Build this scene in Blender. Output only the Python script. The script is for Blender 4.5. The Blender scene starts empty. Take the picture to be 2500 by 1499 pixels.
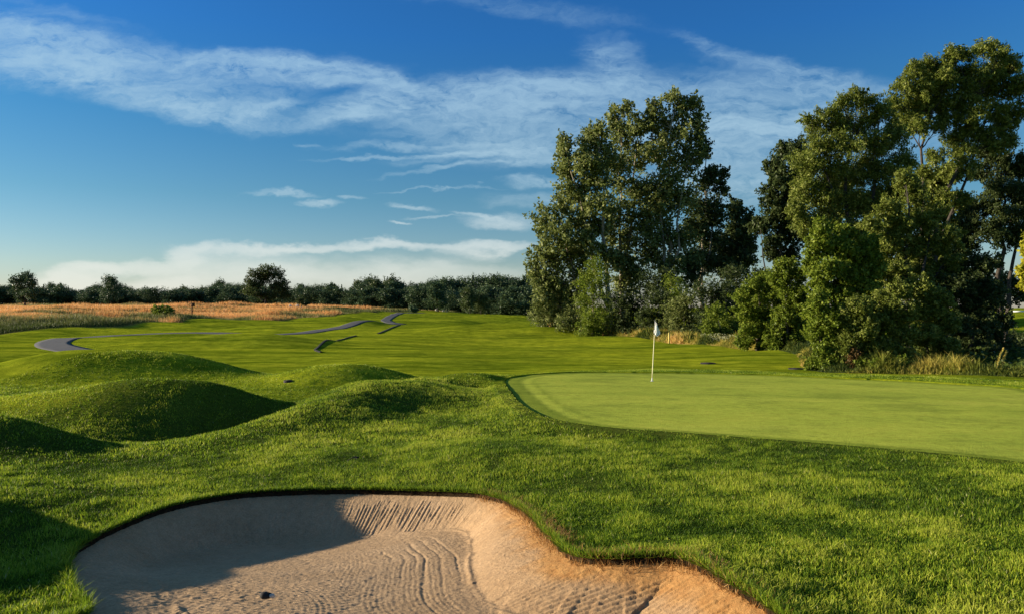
import bpy, math, random
import numpy as np
from mathutils import Vector

rng = np.random.default_rng(7)
random.seed(7)
col = bpy.context.scene.collection
F, CX, CY = 740.0, 512.0, 306.5          # survey: eye at the origin, level, looking along +Y

# ------------------------------------------------------------------ objects
def add(name, me, parent=None):
    o = bpy.data.objects.new(name, me)
    col.objects.link(o)
    if parent: o.parent = parent
    return o

def tag(o, label=None, cat=None, group=None, kind=None):
    if label: o['label'] = label
    if cat: o['category'] = cat
    if group: o['group'] = group
    if kind: o['kind'] = kind
    return o

def empty(name, loc, label, cat, group=None, rz=0):
    o = add(name, None)
    o.location = loc; o.rotation_euler[2] = rz
    return tag(o, label, cat, group)

def copy_tree(o, parent=None):
    c = o.copy(); col.objects.link(c); c.parent = parent
    for ch in [x for x in kids.get(o.name, [])]:
        copy_tree(ch, c)
    return c
kids = {}
def note(root, *parts):
    kids.setdefault(root.name, []).extend(parts)

def mesh_np(name, V, faces, mat, attrs=None, smooth=True, mats=None, midx=None):
    """faces: list of int arrays (n,k)"""
    me = bpy.data.meshes.new(name)
    V = np.ascontiguousarray(V, dtype=np.float32)
    faces = [f for f in faces if len(f)]
    me.vertices.add(len(V)); me.vertices.foreach_set('co', V.ravel())
    nl = sum(f.size for f in faces); nf = sum(len(f) for f in faces)
    me.loops.add(nl)
    me.loops.foreach_set('vertex_index', np.concatenate([f.ravel() for f in faces]).astype(np.int32))
    me.polygons.add(nf)
    tot = np.concatenate([np.full(len(f), f.shape[1]) for f in faces])
    st = np.concatenate([[0], np.cumsum(tot)[:-1]])
    me.polygons.foreach_set('loop_start', st.astype(np.int32))
    me.polygons.foreach_set('loop_total', tot.astype(np.int32))
    me.polygons.foreach_set('use_smooth', np.full(nf, smooth, dtype=bool))
    if mats:
        for m in mats: me.materials.append(m)
        me.polygons.foreach_set('material_index', np.asarray(midx, dtype=np.int32))
    else:
        me.materials.append(mat)
    for k, a in (attrs or {}).items():
        a = np.asarray(a, dtype=np.float32)
        if a.ndim == 1:
            at = me.attributes.new(k, 'FLOAT', 'POINT'); at.data.foreach_set('value', a)
        else:
            at = me.attributes.new(k, 'FLOAT_VECTOR', 'POINT'); at.data.foreach_set('vector', a.ravel())
    me.update(calc_edges=True)
    return me

# ------------------------------------------------------------------ noise
_perm = np.random.default_rng(3).random((256, 256))
def vnoise(x, y):
    xi = np.floor(x).astype(int); yi = np.floor(y).astype(int)
    fx = x - xi; fy = y - yi
    fx = fx*fx*fx*(fx*(fx*6-15)+10); fy = fy*fy*fy*(fy*(fy*6-15)+10)
    a = _perm[xi & 255, yi & 255]; b = _perm[(xi+1) & 255, yi & 255]
    c = _perm[xi & 255, (yi+1) & 255]; d = _perm[(xi+1) & 255, (yi+1) & 255]
    return (a*(1-fx)+b*fx)*(1-fy) + (c*(1-fx)+d*fx)*fy - 0.5
def fbm(x, y, o=4, g=0.5):
    s = 0; a = 1; k = 1
    for i in range(o):
        s = s + a*vnoise(x*k+17.3*i, y*k+5.1*i); a *= g; k *= 2.03
    return s
def sstep(a, b, x):
    t = np.clip((x-a)/(b-a), 0, 1); return t*t*(3-2*t)

# ------------------------------------------------------------------ survey points
def pz(px, py, z):            # on the sight line px,py at height z
    Y = -z/((py-CY)/F); return ((px-CX)/F*Y, Y, z)
def pY(px, py, Y):
    return ((px-CX)/F*Y, Y, -(py-CY)/F*Y)

GA, GB, GC = -2.58+.0122*4.9+.0264*26, -.0122, -.0264   # putting surface plane
def green_z(x, y):
    return GA + GB*x + GC*y + 0.03*np.sin(x*.35+1)*np.sin(y*.3)
def on_green(px, py):
    u = (px-CX)/F; t = (py-CY)/F
    Y = -GA/(t + GB*u + GC); return (u*Y, Y)

def smooth_closed(P, n=12):
    P = np.array(P, float); N = len(P); out = []
    for i in range(N):
        p0, p1, p2, p3 = P[i-1], P[i], P[(i+1) % N], P[(i+2) % N]
        for k in range(n):
            t = k/n
            out.append(0.5*((2*p1)+(-p0+p2)*t+(2*p0-5*p1+4*p2-p3)*t*t+(-p0+3*p1-3*p2+p3)*t**3))
    return np.array(out)
def smooth_open(P, n=10):
    P = np.array(P, float); P = np.vstack([2*P[0]-P[1], P, 2*P[-1]-P[-2]]); out = []
    for i in range(1, len(P)-2):
        p0, p1, p2, p3 = P[i-1], P[i], P[i+1], P[i+2]
        for k in range(n):
            t = k/n
            out.append(0.5*((2*p1)+(-p0+p2)*t+(2*p0-5*p1+4*p2-p3)*t*t+(-p0+3*p1-3*p2+p3)*t**3))
    out.append(P[-2]); return np.array(out)

RIM = [(89,614,-1.95),(70,585,-2.05),(70,559,-2.13),(89,540,-2.18),(137,518,-2.24),(186,503,-2.27),(248,492.5,-2.29),
       (331,489.5,-2.30),(414,492,-2.27),(488,497,-2.2),(525,513,-2.08),(549,537,-1.95),(573,556,-1.83),(612,559,-1.77),
       (680,559,-1.72),(724,580,-1.68),(774,612,-1.65)]
RIMW = [pz(*r) for r in RIM] + [(1.5,3.3,-1.62),(.9,2.7,-1.62),(-.6,2.9,-1.65),(-1.9,3.4,-1.72),(-2.6,4.2,-1.82)]
BUNK = smooth_closed(RIMW, 26)[:, :2]
_q = np.arange(len(BUNK)); BUNK = BUNK+.022*np.stack([vnoise(_q*.35, _q*0+2.5)+.8*vnoise(_q*1.1, _q*0+8.5), vnoise(_q*.35, _q*0+4.5)+.8*vnoise(_q*1.1, _q*0+6.5)], 1)
GR = [(506,380),(512,393),(524,405),(546,416),(579,423),(620,428),(670,431.5),(724,436),(786,441),(848,446.5),(910,452),(972,458),
      (1024,464),(1110,476),(1180,470),(1210,448),(1150,412),(1024,389),(960,384),(900,380),(800,375.5),(720,373),(652,372),(580,372),(530,375)]
GREEN = smooth_closed([on_green(*g) for g in GR])

def sdf(P, x, y, reach=1e9):
    """signed distance (negative inside) to closed polygon P for points x,y"""
    d = np.full(x.shape, 1e9); ins = np.zeros(x.shape, bool)
    Q = np.roll(P, -1, 0)
    for (ax, ay), (bx, by) in zip(P, Q):
        ex, ey = bx-ax, by-ay; L = ex*ex+ey*ey+1e-12
        t = np.clip(((x-ax)*ex+(y-ay)*ey)/L, 0, 1)
        d = np.minimum(d, (x-ax-t*ex)**2+(y-ay-t*ey)**2)
        if ay != by:
            c = ((ay > y) != (by > y)) & (x < ex*(y-ay)/ey+ax)
            ins ^= c
    d = np.sqrt(d)
    return np.where(ins, -d, d)
def sdf_near(P, x, y, m=1.5):
    out = np.full(x.shape, 9.0)
    k = (x > P[:,0].min()-m) & (x < P[:,0].max()+m) & (y > P[:,1].min()-m) & (y < P[:,1].max()+m)
    out[k] = sdf(P, x[k], y[k]); return out
def line_dist(P, x, y):
    d = np.full(x.shape, 1e9)
    for (ax, ay), (bx, by) in zip(P[:-1, :2], P[1:, :2]):
        ex, ey = bx-ax, by-ay; L = ex*ex+ey*ey+1e-12
        t = np.clip(((x-ax)*ex+(y-ay)*ey)/L, 0, 1)
        d = np.minimum(d, (x-ax-t*ex)**2+(y-ay-t*ey)**2)
    return np.sqrt(d)

# centre lines of the cart path and of two dark strips standing in for edge shade beside it
P_NEAR = smooth_open([pY(*p)[:2] for p in [(118,354.5,50.5),(95,353.5,52),(70,350,55),(54,345,60),(56,341,67),(75,337.5,76),(120,335,84),(170,334.5,88),(215,335,88),(262,335.6,84),(300,332.5,86),(330,328.5,94),(362,325,107),(400,324,118)]], 14)
P_FAR = smooth_open([pY(*p)[:2] for p in [(400,324,118),(390,322,124),(386,319,140),(392,316.5,165),(402,315,190),(425,314.5,205)]], 14)
E_FAR = smooth_open([pY(*p)[:2] for p in [(400,324,112),(396,327,103),(388,332,92),(378,337,84)]], 14)
E_NEAR = smooth_open([pY(*p)[:2] for p in [(356,339.5,80),(340,343,72),(326,347.5,63),(316,352,56.5),(316,355,54.5),(321,358,52.5)]], 14)
PATHS = [P_NEAR, P_FAR, E_FAR, E_NEAR]

# ------------------------------------------------------------------ terrain height
C = []
for th in range(-180, 180, 30):
    a = math.radians(th); C.append((2.2*math.sin(a), 2.2*math.cos(a), -1.63))
for th in list(range(60, 301, 30)):
    a = math.radians(th)
    for r, z in ((8, -1.9), (30, -2.6), (100, -2.8), (900, -2)): C.append((r*math.sin(a), r*math.cos(a), z))
for th in (-40, -20, 0, 20, 40):
    a = math.radians(th); C.append((900*math.sin(a), 900*math.cos(a), -2.0)); C.append((450*math.sin(a), 450*math.cos(a), -1.5))
C += RIMW
C += [pY(*p) for p in [(900,613,4.15),(1024,560,5.2),(850,520,6.6),(1000,480,8.7),(724,452,11.2),(600,500,7.9),(560,452,11.0),(600,436,13.2),
  (178,455,12),(248,424,14.5),(298,400,17),(352,385,20),(414,377,23),(460,375,26),(460,400,19),(420,430,14.5),(330,460,11.2),(480,450,11),(400,460,11.2),
  (100,464,11.2),(0,459,11.4),(480,388,23),(0,500,8.2),(0,560,6.3),(180,475,10.4),
  (0,440,15.5),(100,447,15),(200,445,16),(320,393,18.4),(272,412,15.6),(460,372.5,25.5),(300,430,14.3),(350,418,15.5),(400,408,17.5)]]
for p in [(250,18,-3.08),(285,20,-3.18),(320,23,-3.2),(360,26,-3.2),(215,18.5,-3.05)]:
    C.append(((p[0]-CX)/F*p[1], p[1], p[2]))
for p in [(120,17.5,-2.95),(230,24,-3.05),(310,26,-3.0),(400,30,-3.15),(150,26,-3.1),(40,25,-3.05),(0,38,-3.2),(200,42,-3.35),(345,37,-3.3),
  (500,40,-3.35),(650,42,-3.3),(580,34,-2.95),(720,37,-3.05),(820,37,-3.15),(1000,32,-2.98),(460,33,-3.2),(-80,18,-2.7),(-150,30,-3.0),
  (800,100,-2.9),(1100,40,-3.0)]:
    C.append(((p[0]-CX)/F*p[1], p[1], p[2]))
C += [pY(*p) for p in [(90,345,60),(60,352,52),(140,337,75),(300,340,70),(350,350,55),(420,360,44),(500,340,75),(600,331,105),(450,325,130),(520,318,190),
  (520,313,260),(400,321,130),(330,327,100),(250,337,78),(0,334,84),(120,328,98),(228,321,126),(350,315,160),(60,320,105),(60,313,140),
  (140,307.5,170),(0,311,190),(0,308,230),(270,308.5,180),(350,309.5,195),(430,312,220),(500,312.5,265),(200,307,300),(0,306,300),
  (662,341,72),(538,327,100),(600,334,85),(790,350,52),(807,364,41),(900,369,37),(1024,375,33),(1000,335,75),(1010,315,110)]]
for g in [(560,395),(652,380),(800,400),(1000,420),(1000,395),(724,436),(1024,464),(860,447),(1150,430),(540,414),(512,385),(652,373),(800,376),(950,384)]:
    x, y = on_green(*g); C.append((x, y, float(green_z(x, y))+.02))
C = np.array(C)
def lp(x, y):
    r = np.maximum(np.hypot(x, y), 1.2); return np.arctan2(x, y), np.log(r)
def ker(d2): return np.where(d2 > 1e-12, .5*d2*np.log(d2+1e-12), 0)
ct, cr = lp(C[:,0], C[:,1])
n = len(C)
K = ker((ct[:,None]-ct)**2+(cr[:,None]-cr)**2) + np.eye(n)*1.2e-4
A = np.zeros((n+3, n+3)); A[:n,:n] = K; A[:n,n] = 1; A[:n,n+1] = ct; A[:n,n+2] = cr; A[n:,:n] = A[:n,n:].T
W = np.linalg.solve(A, np.concatenate([C[:,2], [0,0,0]]))
def tps(x, y):
    t, r = lp(x, y); out = np.empty(x.shape)
    for i in range(0, x.size, 60000):
        s = slice(i, i+60000)
        d2 = (t[s,None]-ct)**2+(r[s,None]-cr)**2
        out[s] = ker(d2)@W[:n] + W[n] + W[n+1]*t[s] + W[n+2]*r[s]
    return out
# grassy mounds: x, y, height, sx, sy, rotation
MOUNDS = [(-9.0,20.0,1.14,2.3,1.1,.10),(-12.9,21.0,.45,1.8,1.1,0),(-6.9,20.2,.25,1.6,1.1,-.1),
          (-17.0,32,1.36,3.5,1.5,.08),(-22.5,33,.45,3.0,1.8,0),(-12.4,31.5,.3,2.4,1.5,-.1),
          (-6.9,30.5,.82,2.1,1.3,.1),(-24.0,62,1.02,6.0,3.6,.1),(-34,76,.5,5,3,0),(-8.0,16.2,-.18,2.0,1.4,.3),(-6.9,18.6,-.22,1.6,1.6,0),(-7.2,24.5,-.25,2.5,2,0),(-21.5,108,.7,2.2,5,0),
          (-9.7,12.9,.72,1.5,1.0,.0),(-7.0,6.05,.82,1.0,1.55,.05)]
def terrain(x, y):
    x = np.asarray(x, float); y = np.asarray(y, float)
    sh = x.shape; x = x.ravel(); y = y.ravel()
    z = tps(x, y)
    for mx, my, h, sx, sy, ro in MOUNDS:
        dx = x-mx; dy = y-my; c, s = math.cos(ro), math.sin(ro)
        u = (dx*c+dy*s)/sx; v = (-dx*s+dy*c)/sy
        q = u*u+v*v; k = q < 30
        z[k] += h*np.exp(-.5*q[k]**1.25)
    r = np.hypot(x, y)
    gd = sdf_near(GREEN, x, y, 4)
    calm = sstep(0, 3.5, gd)*sstep(3, 9, r)
    pk = (y > 45) & (y < 230) & (x < 10) & (x > -60)
    if pk.any():
        pd = np.minimum.reduce([line_dist(q, x[pk], y[pk]) for q in PATHS])
        calm[pk] = calm[pk]*(.12+.88*sstep(2, 9, pd))
    amp = np.interp(r, [3, 10, 25, 60, 150, 400], [.008, .025, .06, .13, .3, .6])
    lam = np.interp(r, [3, 10, 25, 60, 150, 400], [2.5, 3, 5, 9, 14, 30])
    w = fbm(x/5.5, y/4.0, 3)*np.interp(r, [10, 40, 90], [.03, .12, .14]) + fbm(x/1.3+9, y/1.1, 2)*.022 \
      + fbm(x/18+4, y/9+2, 3)*np.interp(r, [30, 80, 200], [0, .35, .5])
    w += 1.15*fbm(x/15+2, y/6.5, 2, .4)*np.interp(r, [32, 60, 120, 300], [0, .5, 1, 1.5])
    z += calm*w
    g = gd < .8
    gz = green_z(x[g], y[g])
    k = sstep(.8, .1, gd[g])
    z[g] = z[g]*(1-k) + (gz+.035)*k
    return z.reshape(sh)
def tz(x, y): return float(terrain(np.array([x]), np.array([y]))[0])

def rim_z(x, y):
    """turf height at the bunker edge nearest to x,y"""
    d = (x[:,None]-BUNK[None,:,0])**2+(y[:,None]-BUNK[None,:,1])**2
    w = 1/(d+.01)**2
    return (w*BZ[None,:]).sum(1)/w.sum(1)
BZ = terrain(BUNK[:,0], BUNK[:,1])

# ------------------------------------------------------------------ materials
def new_mat(name):
    m = bpy.data.materials.new(name); m.use_nodes = True
    nt = m.node_tree; b = nt.nodes['Principled BSDF']
    return m, nt, b
def N(nt, t, **kw):
    n = nt.nodes.new(t)
    for k, v in kw.items():
        if k in n.inputs: n.inputs[k].default_value = v
        else: setattr(n, k, v)
    return n
def ramp(nt, fac, stops):
    r = nt.nodes.new('ShaderNodeValToRGB')
    e = r.color_ramp.elements
    while len(e) < len(stops): e.new(.5)
    for el, (p, c) in zip(e, stops):
        el.position = p; el.color = (*c, 1)
    nt.links.new(fac, r.inputs[0]); return r.outputs[0]
def noise(nt, scale, detail=4, rough=.55, vec=None, dist=0, dims='3D'):
    n = N(nt, 'ShaderNodeTexNoise'); n.inputs['Scale'].default_value = scale
    n.inputs['Detail'].default_value = detail; n.inputs['Roughness'].default_value = rough
    n.inputs['Distortion'].default_value = dist
    if vec is None:
        g = nt.nodes.new('ShaderNodeNewGeometry'); vec = g.outputs['Position']
    nt.links.new(vec, n.inputs['Vector']); return n.outputs['Fac']
def mix(nt, a, b, f, mode='MIX'):
    m = nt.nodes.new('ShaderNodeMix'); m.data_type = 'RGBA'; m.blend_type = mode
    for s, v in ((m.inputs['Factor'], f), (m.inputs['A'], a), (m.inputs['B'], b)):
        if isinstance(v, (int, float)): s.default_value = v
        elif isinstance(v, tuple): s.default_value = (*v, 1)
        else: nt.links.new(v, s)
    return m.outputs['Result']
def math_(nt, op, a, b=0.0, c=None, clamp=False):
    m = nt.nodes.new('ShaderNodeMath'); m.operation = op; m.use_clamp = clamp
    for s, v in zip(m.inputs, (a, b, c)):
        if v is None: continue
        if isinstance(v, (int, float)): s.default_value = v
        else: nt.links.new(v, s)
    return m.outputs[0]
def scaled_pos(nt, sx, sy, sz, rz=0):
    g = nt.nodes.new('ShaderNodeNewGeometry'); mp = nt.nodes.new('ShaderNodeMapping')
    mp.inputs['Scale'].default_value = (sx, sy, sz); mp.inputs['Rotation'].default_value = (0, 0, rz)
    nt.links.new(g.outputs['Position'], mp.inputs['Vector']); return mp.outputs[0]
def bump(nt, b, h, strength, dist):
    bp = nt.nodes.new('ShaderNodeBump'); bp.inputs['Strength'].default_value = strength
    bp.inputs['Distance'].default_value = dist
    nt.links.new(h, bp.inputs['Height']); nt.links.new(bp.outputs[0], b.inputs['Normal'])

def ground_mat():
    m, nt, b = new_mat('turf'); L = nt.links.new
    big = noise(nt, .12, 3); mid = noise(nt, 1.1, 5, .65); fine = noise(nt, 22, 4, .7)
    streak = noise(nt, 1, 5, .65, scaled_pos(nt, .22, 1.3, 1, .12), .4)
    c1 = ramp(nt, big, [(.3, (.18, .235, .014)), (.7, (.30, .34, .02))])
    c2 = ramp(nt, streak, [(.32, (.09, .14, .008)), (.5, (.23, .28, .015)), (.7, (.40, .42, .028))])
    c = mix(nt, c1, c2, .6)
    c = mix(nt, c, ramp(nt, mid, [(.35, (.5, .55, .5)), (.7, (1.25, 1.2, 1.1))]), .7, 'MULTIPLY')
    c = mix(nt, c, ramp(nt, fine, [(.35, (.55, .55, .55)), (.65, (1.3, 1.3, 1.2))]), .6, 'MULTIPLY')
    band = noise(nt, 1, 4, .6, scaled_pos(nt, .05, .30, 1, .08), .5)
    c = mix(nt, c, ramp(nt, band, [(.38, (.58, .66, .6)), (.5, (1, 1, 1)), (.62, (1.32, 1.22, 1.1))]), .85, 'MULTIPLY')
    a3 = N(nt, 'ShaderNodeAttribute'); a3.attribute_name = 'thatch'
    c = mix(nt, c, ramp(nt, fine, [(.3, (.03, .045, .008)), (.7, (.075, .095, .018))]), a3.outputs['Fac'])
    a = N(nt, 'ShaderNodeAttribute'); a.attribute_name = 'soil'
    soil = ramp(nt, noise(nt, 30, 4), [(.3, (.02, .014, .008)), (.7, (.06, .038, .02))])
    c = mix(nt, c, soil, a.outputs['Fac'])
    a2 = N(nt, 'ShaderNodeAttribute'); a2.attribute_name = 'meadow'
    mc = ramp(nt, noise(nt, .35, 4), [(.3, (.10, .10, .03)), (.7, (.28, .17, .06))])
    c = mix(nt, c, mc, a2.outputs['Fac'])
    L(c, b.inputs['Base Color']); b.inputs['Roughness'].default_value = 1; b.inputs['Specular IOR Level'].default_value = 0
    h = math_(nt, 'ADD', fine, math_(nt, 'MULTIPLY', mid, 1.5))
    h = math_(nt, 'ADD', h, math_(nt, 'MULTIPLY', streak, 2.2))
    bump(nt, b, h, .9, .05)
    return m
def green_mat():
    m, nt, b = new_mat('putting_turf'); L = nt.links.new
    st = noise(nt, 1, 5, .6, scaled_pos(nt, .12, .55, 1, .25), .6); fine = noise(nt, 35, 4, .7); mid = noise(nt, 2.2, 5, .7)
    c = ramp(nt, st, [(.3, (.31, .37, .05)), (.55, (.39, .435, .06)), (.75, (.46, .475, .075))])
    c = mix(nt, c, ramp(nt, fine, [(.3, (.75, .75, .75)), (.7, (1.2, 1.2, 1.15))]), .7, 'MULTIPLY')
    c = mix(nt, c, ramp(nt, mid, [(.3, (.82, .85, .8)), (.7, (1.12, 1.1, 1.1))]), .6, 'MULTIPLY')
    pat = noise(nt, .55, 6, .7, None, .8)
    c = mix(nt, c, ramp(nt, pat, [(.36, (.72, .74, .8)), (.5, (1, 1, 1)), (.66, (1.13, 1.05, 1.1))]), .8, 'MULTIPLY')
    sp = noise(nt, 7, 5, .75)
    c = mix(nt, c, ramp(nt, sp, [(.38, (.78, .76, .7)), (.5, (1, 1, 1)), (.68, (1.1, 1.12, 1.0))]), .7, 'MULTIPLY')
    a = N(nt, 'ShaderNodeAttribute'); a.attribute_name = 'fringe'
    c = mix(nt, c, mix(nt, c, (.55, .62, .55), 1.0, 'MULTIPLY'), a.outputs['Fac'])
    L(c, b.inputs['Base Color']); b.inputs['Roughness'].default_value = 1; b.inputs['Specular IOR Level'].default_value = 0
    bump(nt, b, math_(nt, 'ADD', fine, mid), .9, .02)
    return m
def blade_mat(name, stops, trans=.35, rough=.55):
    m, nt, b = new_mat(name); L = nt.links.new
    a = N(nt, 'ShaderNodeAttribute'); a.attribute_name = 'v'
    c = ramp(nt, a.outputs['Fac'], stops)
    L(c, b.inputs['Base Color']); b.inputs['Roughness'].default_value = rough
    b.inputs['Specular IOR Level'].default_value = .12
    tr = N(nt, 'ShaderNodeBsdfTranslucent'); L(c, tr.inputs['Color'])
    mx = N(nt, 'ShaderNodeMixShader'); mx.inputs[0].default_value = trans
    L(b.outputs[0], mx.inputs[1]); L(tr.outputs[0], mx.inputs[2])
    L(mx.outputs[0], nt.nodes['Material Output'].inputs['Surface'])
    return m
def sand_mat():
    m, nt, b = new_mat('sand'); L = nt.links.new
    n1 = noise(nt, 1.3, 5, .6); n2 = noise(nt, 55, 5, .75); n3 = noise(nt, 12, 4, .7)
    c = ramp(nt, n1, [(.3, (.37, .25, .14)), (.7, (.46, .32, .19))])
    c = mix(nt, c, ramp(nt, n2, [(.3, (.62, .6, .58)), (.62, (1.2, 1.18, 1.12))]), .75, 'MULTIPLY')
    c = mix(nt, c, ramp(nt, n3, [(.35, (.8, .78, .76)), (.7, (1.12, 1.1, 1.08))]), .6, 'MULTIPLY')
    a = N(nt, 'ShaderNodeAttribute'); a.attribute_name = 'rust'
    c = mix(nt, c, ramp(nt, n3, [(.3, (.34, .16, .05)), (.7, (.48, .26, .09))]), a.outputs['Fac'])
    L(c, b.inputs['Base Color']); b.inputs['Roughness'].default_value = .95; b.inputs['Specular IOR Level'].default_value = .1
    bump(nt, b, math_(nt, 'ADD', math_(nt, 'MULTIPLY', n2, .6), n3), .8, .016)
    return m
def plain(name, color, rough=.7, nscale=6, var=.35, bumpd=0):
    m, nt, b = new_mat(name)
    n_ = noise(nt, nscale, 5, .65)
    lo = tuple(v*(1-var) for v in color); hi = tuple(min(1, v*(1+var)) for v in color)
    nt.links.new(ramp(nt, n_, [(.3, lo), (.7, hi)]), b.inputs['Base Color'])
    b.inputs['Roughness'].default_value = rough; b.inputs['Specular IOR Level'].default_value = .25
    if bumpd: bump(nt, b, n_, .8, bumpd)
    return m
M = {}
M['turf'] = ground_mat(); M['green'] = green_mat(); M['sand'] = sand_mat()
M['rough'] = blade_mat('rough_blades', [(0, (.03, .07, .005)), (.45, (.165, .26, .016)), (.8, (.38, .44, .03)), (.93, (.42, .42, .08)), (1, (.6, .55, .28))], .45)
M['dry'] = blade_mat('dry_blades', [(0, (.10, .045, .015)), (.4, (.30, .14, .04)), (.75, (.50, .27, .08)), (1, (.62, .42, .18))], .3)
M['meadow'] = blade_mat('meadow_blades', [(0, (.07, .095, .02)), (.33, (.22, .22, .07)), (.55, (.70, .36, .12)), (1, (.82, .47, .17))], .3)
M['weed'] = blade_mat('weed_blades', [(0, (.035, .06, .012)), (.35, (.17, .19, .025)), (.65, (.48, .38, .08)), (1, (.68, .45, .17))], .35)
M['asphalt'] = plain('asphalt', (.06, .059, .06), .9, 3, .3, .01)
M['edge_soil'] = plain('edge_soil', (.022, .022, .015), 1, 4, .4)  # near-black colour standing in for shade along the raised rough edges
M['bark'] = plain('bark', (.06, .05, .04), .95, 5, .5, .03)
M['pale_bark'] = plain('pale_bark', (.26, .22, .16), .95, 4, .4, .03)
M['pole'] = plain('pole_paint', (.80, .74, .42), .45, 3, .06)
M['white'] = plain('white_cloth', (.85, .84, .80), .8, 8, .04)
M['metal'] = plain('metal', (.35, .35, .33), .5, 8, .2)
M['rock'] = plain('rock', (.52, .47, .38), .9, 3, .3, .05)
M['dark_stone'] = plain('dark_stone', (.025, .022, .02), .8, 30, .4, .004)
M['wood'] = plain('weathered_wood', (.12, .055, .025), .9, 6, .4, .01)
M['hole'] = plain('cup_liner', (.5, .5, .48), .6, 6, .1)
def leafm(name, lo, mid, hi, tr=.4):
    return blade_mat(name, [(0, lo), (.5, mid), (1, hi)], tr, .42)
M['poplar'] = leafm('poplar_leaves', (.05, .065, .018), (.15, .185, .045), (.42, .44, .17))
M['willow'] = leafm('willow_leaves', (.055, .07, .008), (.15, .19, .03), (.40, .42, .11))
M['shrub'] = leafm('shrub_leaves', (.06, .095, .010), (.155, .21, .022), (.34, .39, .06))
M['gold'] = leafm('gold_leaves', (.2, .22, .014), (.36, .34, .025), (.52, .46, .05))
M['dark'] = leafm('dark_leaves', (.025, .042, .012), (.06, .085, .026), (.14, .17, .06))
M['far'] = leafm('far_leaves', (.032, .062, .03), (.066, .105, .042), (.14, .19, .075), .2)
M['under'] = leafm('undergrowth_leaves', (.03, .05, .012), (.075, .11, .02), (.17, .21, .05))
M['faryel'] = leafm('far_olive_leaves', (.05, .075, .022), (.075, .105, .03), (.12, .14, .05), .2)
M['autumn'] = leafm('rust_leaves', (.09, .05, .02), (.15, .09, .03), (.22, .14, .06))

# ------------------------------------------------------------------ ground mesh
def build_ground():
    th_f = np.arange(-.86, .8601, .0034)
    th = np.concatenate([th_f, np.linspace(.86, 2*math.pi-.86, 60)[1:-1]])
    lr = np.concatenate([[math.log(.4), math.log(1), math.log(1.7)], np.arange(math.log(2.3), math.log(45), .0036),
                         np.arange(math.log(45), math.log(1500), .012)])
    T, R = np.meshgrid(th, np.exp(lr), indexing='ij')
    X = R*np.sin(T); Y = R*np.cos(T)
    x = X.ravel(); y = Y.ravel()
    # snap vertices near the two cut edges onto them so the edges run clean
    for P, m in ((BUNK, .7), (GREEN, .7)):
        d = sdf_near(P, x, y, m)
        cell = np.hypot(x, y)*.0036
        k = np.where(np.abs(d) < cell*.75)[0]
        if len(k):
            D = (x[k,None]-P[None,:,0])**2+(y[k,None]-P[None,:,1])**2
            Q = np.roll(P, -1, 0)
            best = np.full(len(k), 1e9); bx = x[k].copy(); by = y[k].copy()
            for (ax, ay), (cx_, cy_) in zip(P, Q):
                ex, ey = cx_-ax, cy_-ay; t = np.clip(((x[k]-ax)*ex+(y[k]-ay)*ey)/(ex*ex+ey*ey), 0, 1)
                qx = ax+t*ex; qy = ay+t*ey; dd = (x[k]-qx)**2+(y[k]-qy)**2
                w = dd < best; best[w] = dd[w]; bx[w] = qx[w]; by[w] = qy[w]
            x[k] = bx; y[k] = by
    z = terrain(x, y)
    db = sdf_near(BUNK, x, y, 1.0)
    # turf lip rises a little, then the cut drops away inside
    z += .03*np.exp(-np.maximum(db, 0)/.12)*(db < 1)
    z = np.where(db < -.004, z-1.3, z)
    dg = sdf_near(GREEN, x, y, 1.0)
    z = np.where(dg < -.004, green_z(x, y)-.05, z)
    soil = np.where(db < .012, 1.0, 0)
    V = np.stack([x, y, z], 1)
    nt_, nr = T.shape
    i = np.arange(nt_*nr).reshape(nt_, nr); j = np.roll(i, -1, 0)
    q = np.stack([i[:,:-1], i[:,1:], j[:,1:], j[:,:-1]], -1).reshape(-1, 4)
    md = meadow_mask(x, y); thv = np.append(sstep(27, 19, np.hypot(x, y))*.9, .9)
    V = np.vstack([V, [[0, 0, -1.63]]]); c = len(V)-1
    tri = np.stack([i[:,0], j[:,0], np.full(nt_, c)], -1)
    me = mesh_np('ground', V, [q, tri], M['turf'], {'soil': np.append(soil, 0), 'meadow': np.append(md, 0), 'thatch': thv})
    tag(add('ground', me), kind='structure')

# tall-grass meadow outline on the left
MEADOW = [pY(*p)[:2] for p in [(-60,336,80),(0,334,86),(60,331,92),(120,328,99),(175,324.5,110),(228,321,126),(290,319,135),(330,316,150),(352,313,170),(420,313,215),(470,313,230),
          (520,313,262),(500,308,330),(300,308,330),(0,308,330),(-320,310,300),(-320,338,84)]]
MEADOW = smooth_closed(MEADOW, 5)
def meadow_mask(x, y):
    out = np.zeros(x.shape); k = (y > 60) & (y < 400) & (x < 30)
    d = sdf(MEADOW, x[k], y[k]); out[k] = sstep(1.0, -1.0, d + 2*fbm(x[k]/4, y[k]/4, 2)); return out

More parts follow.
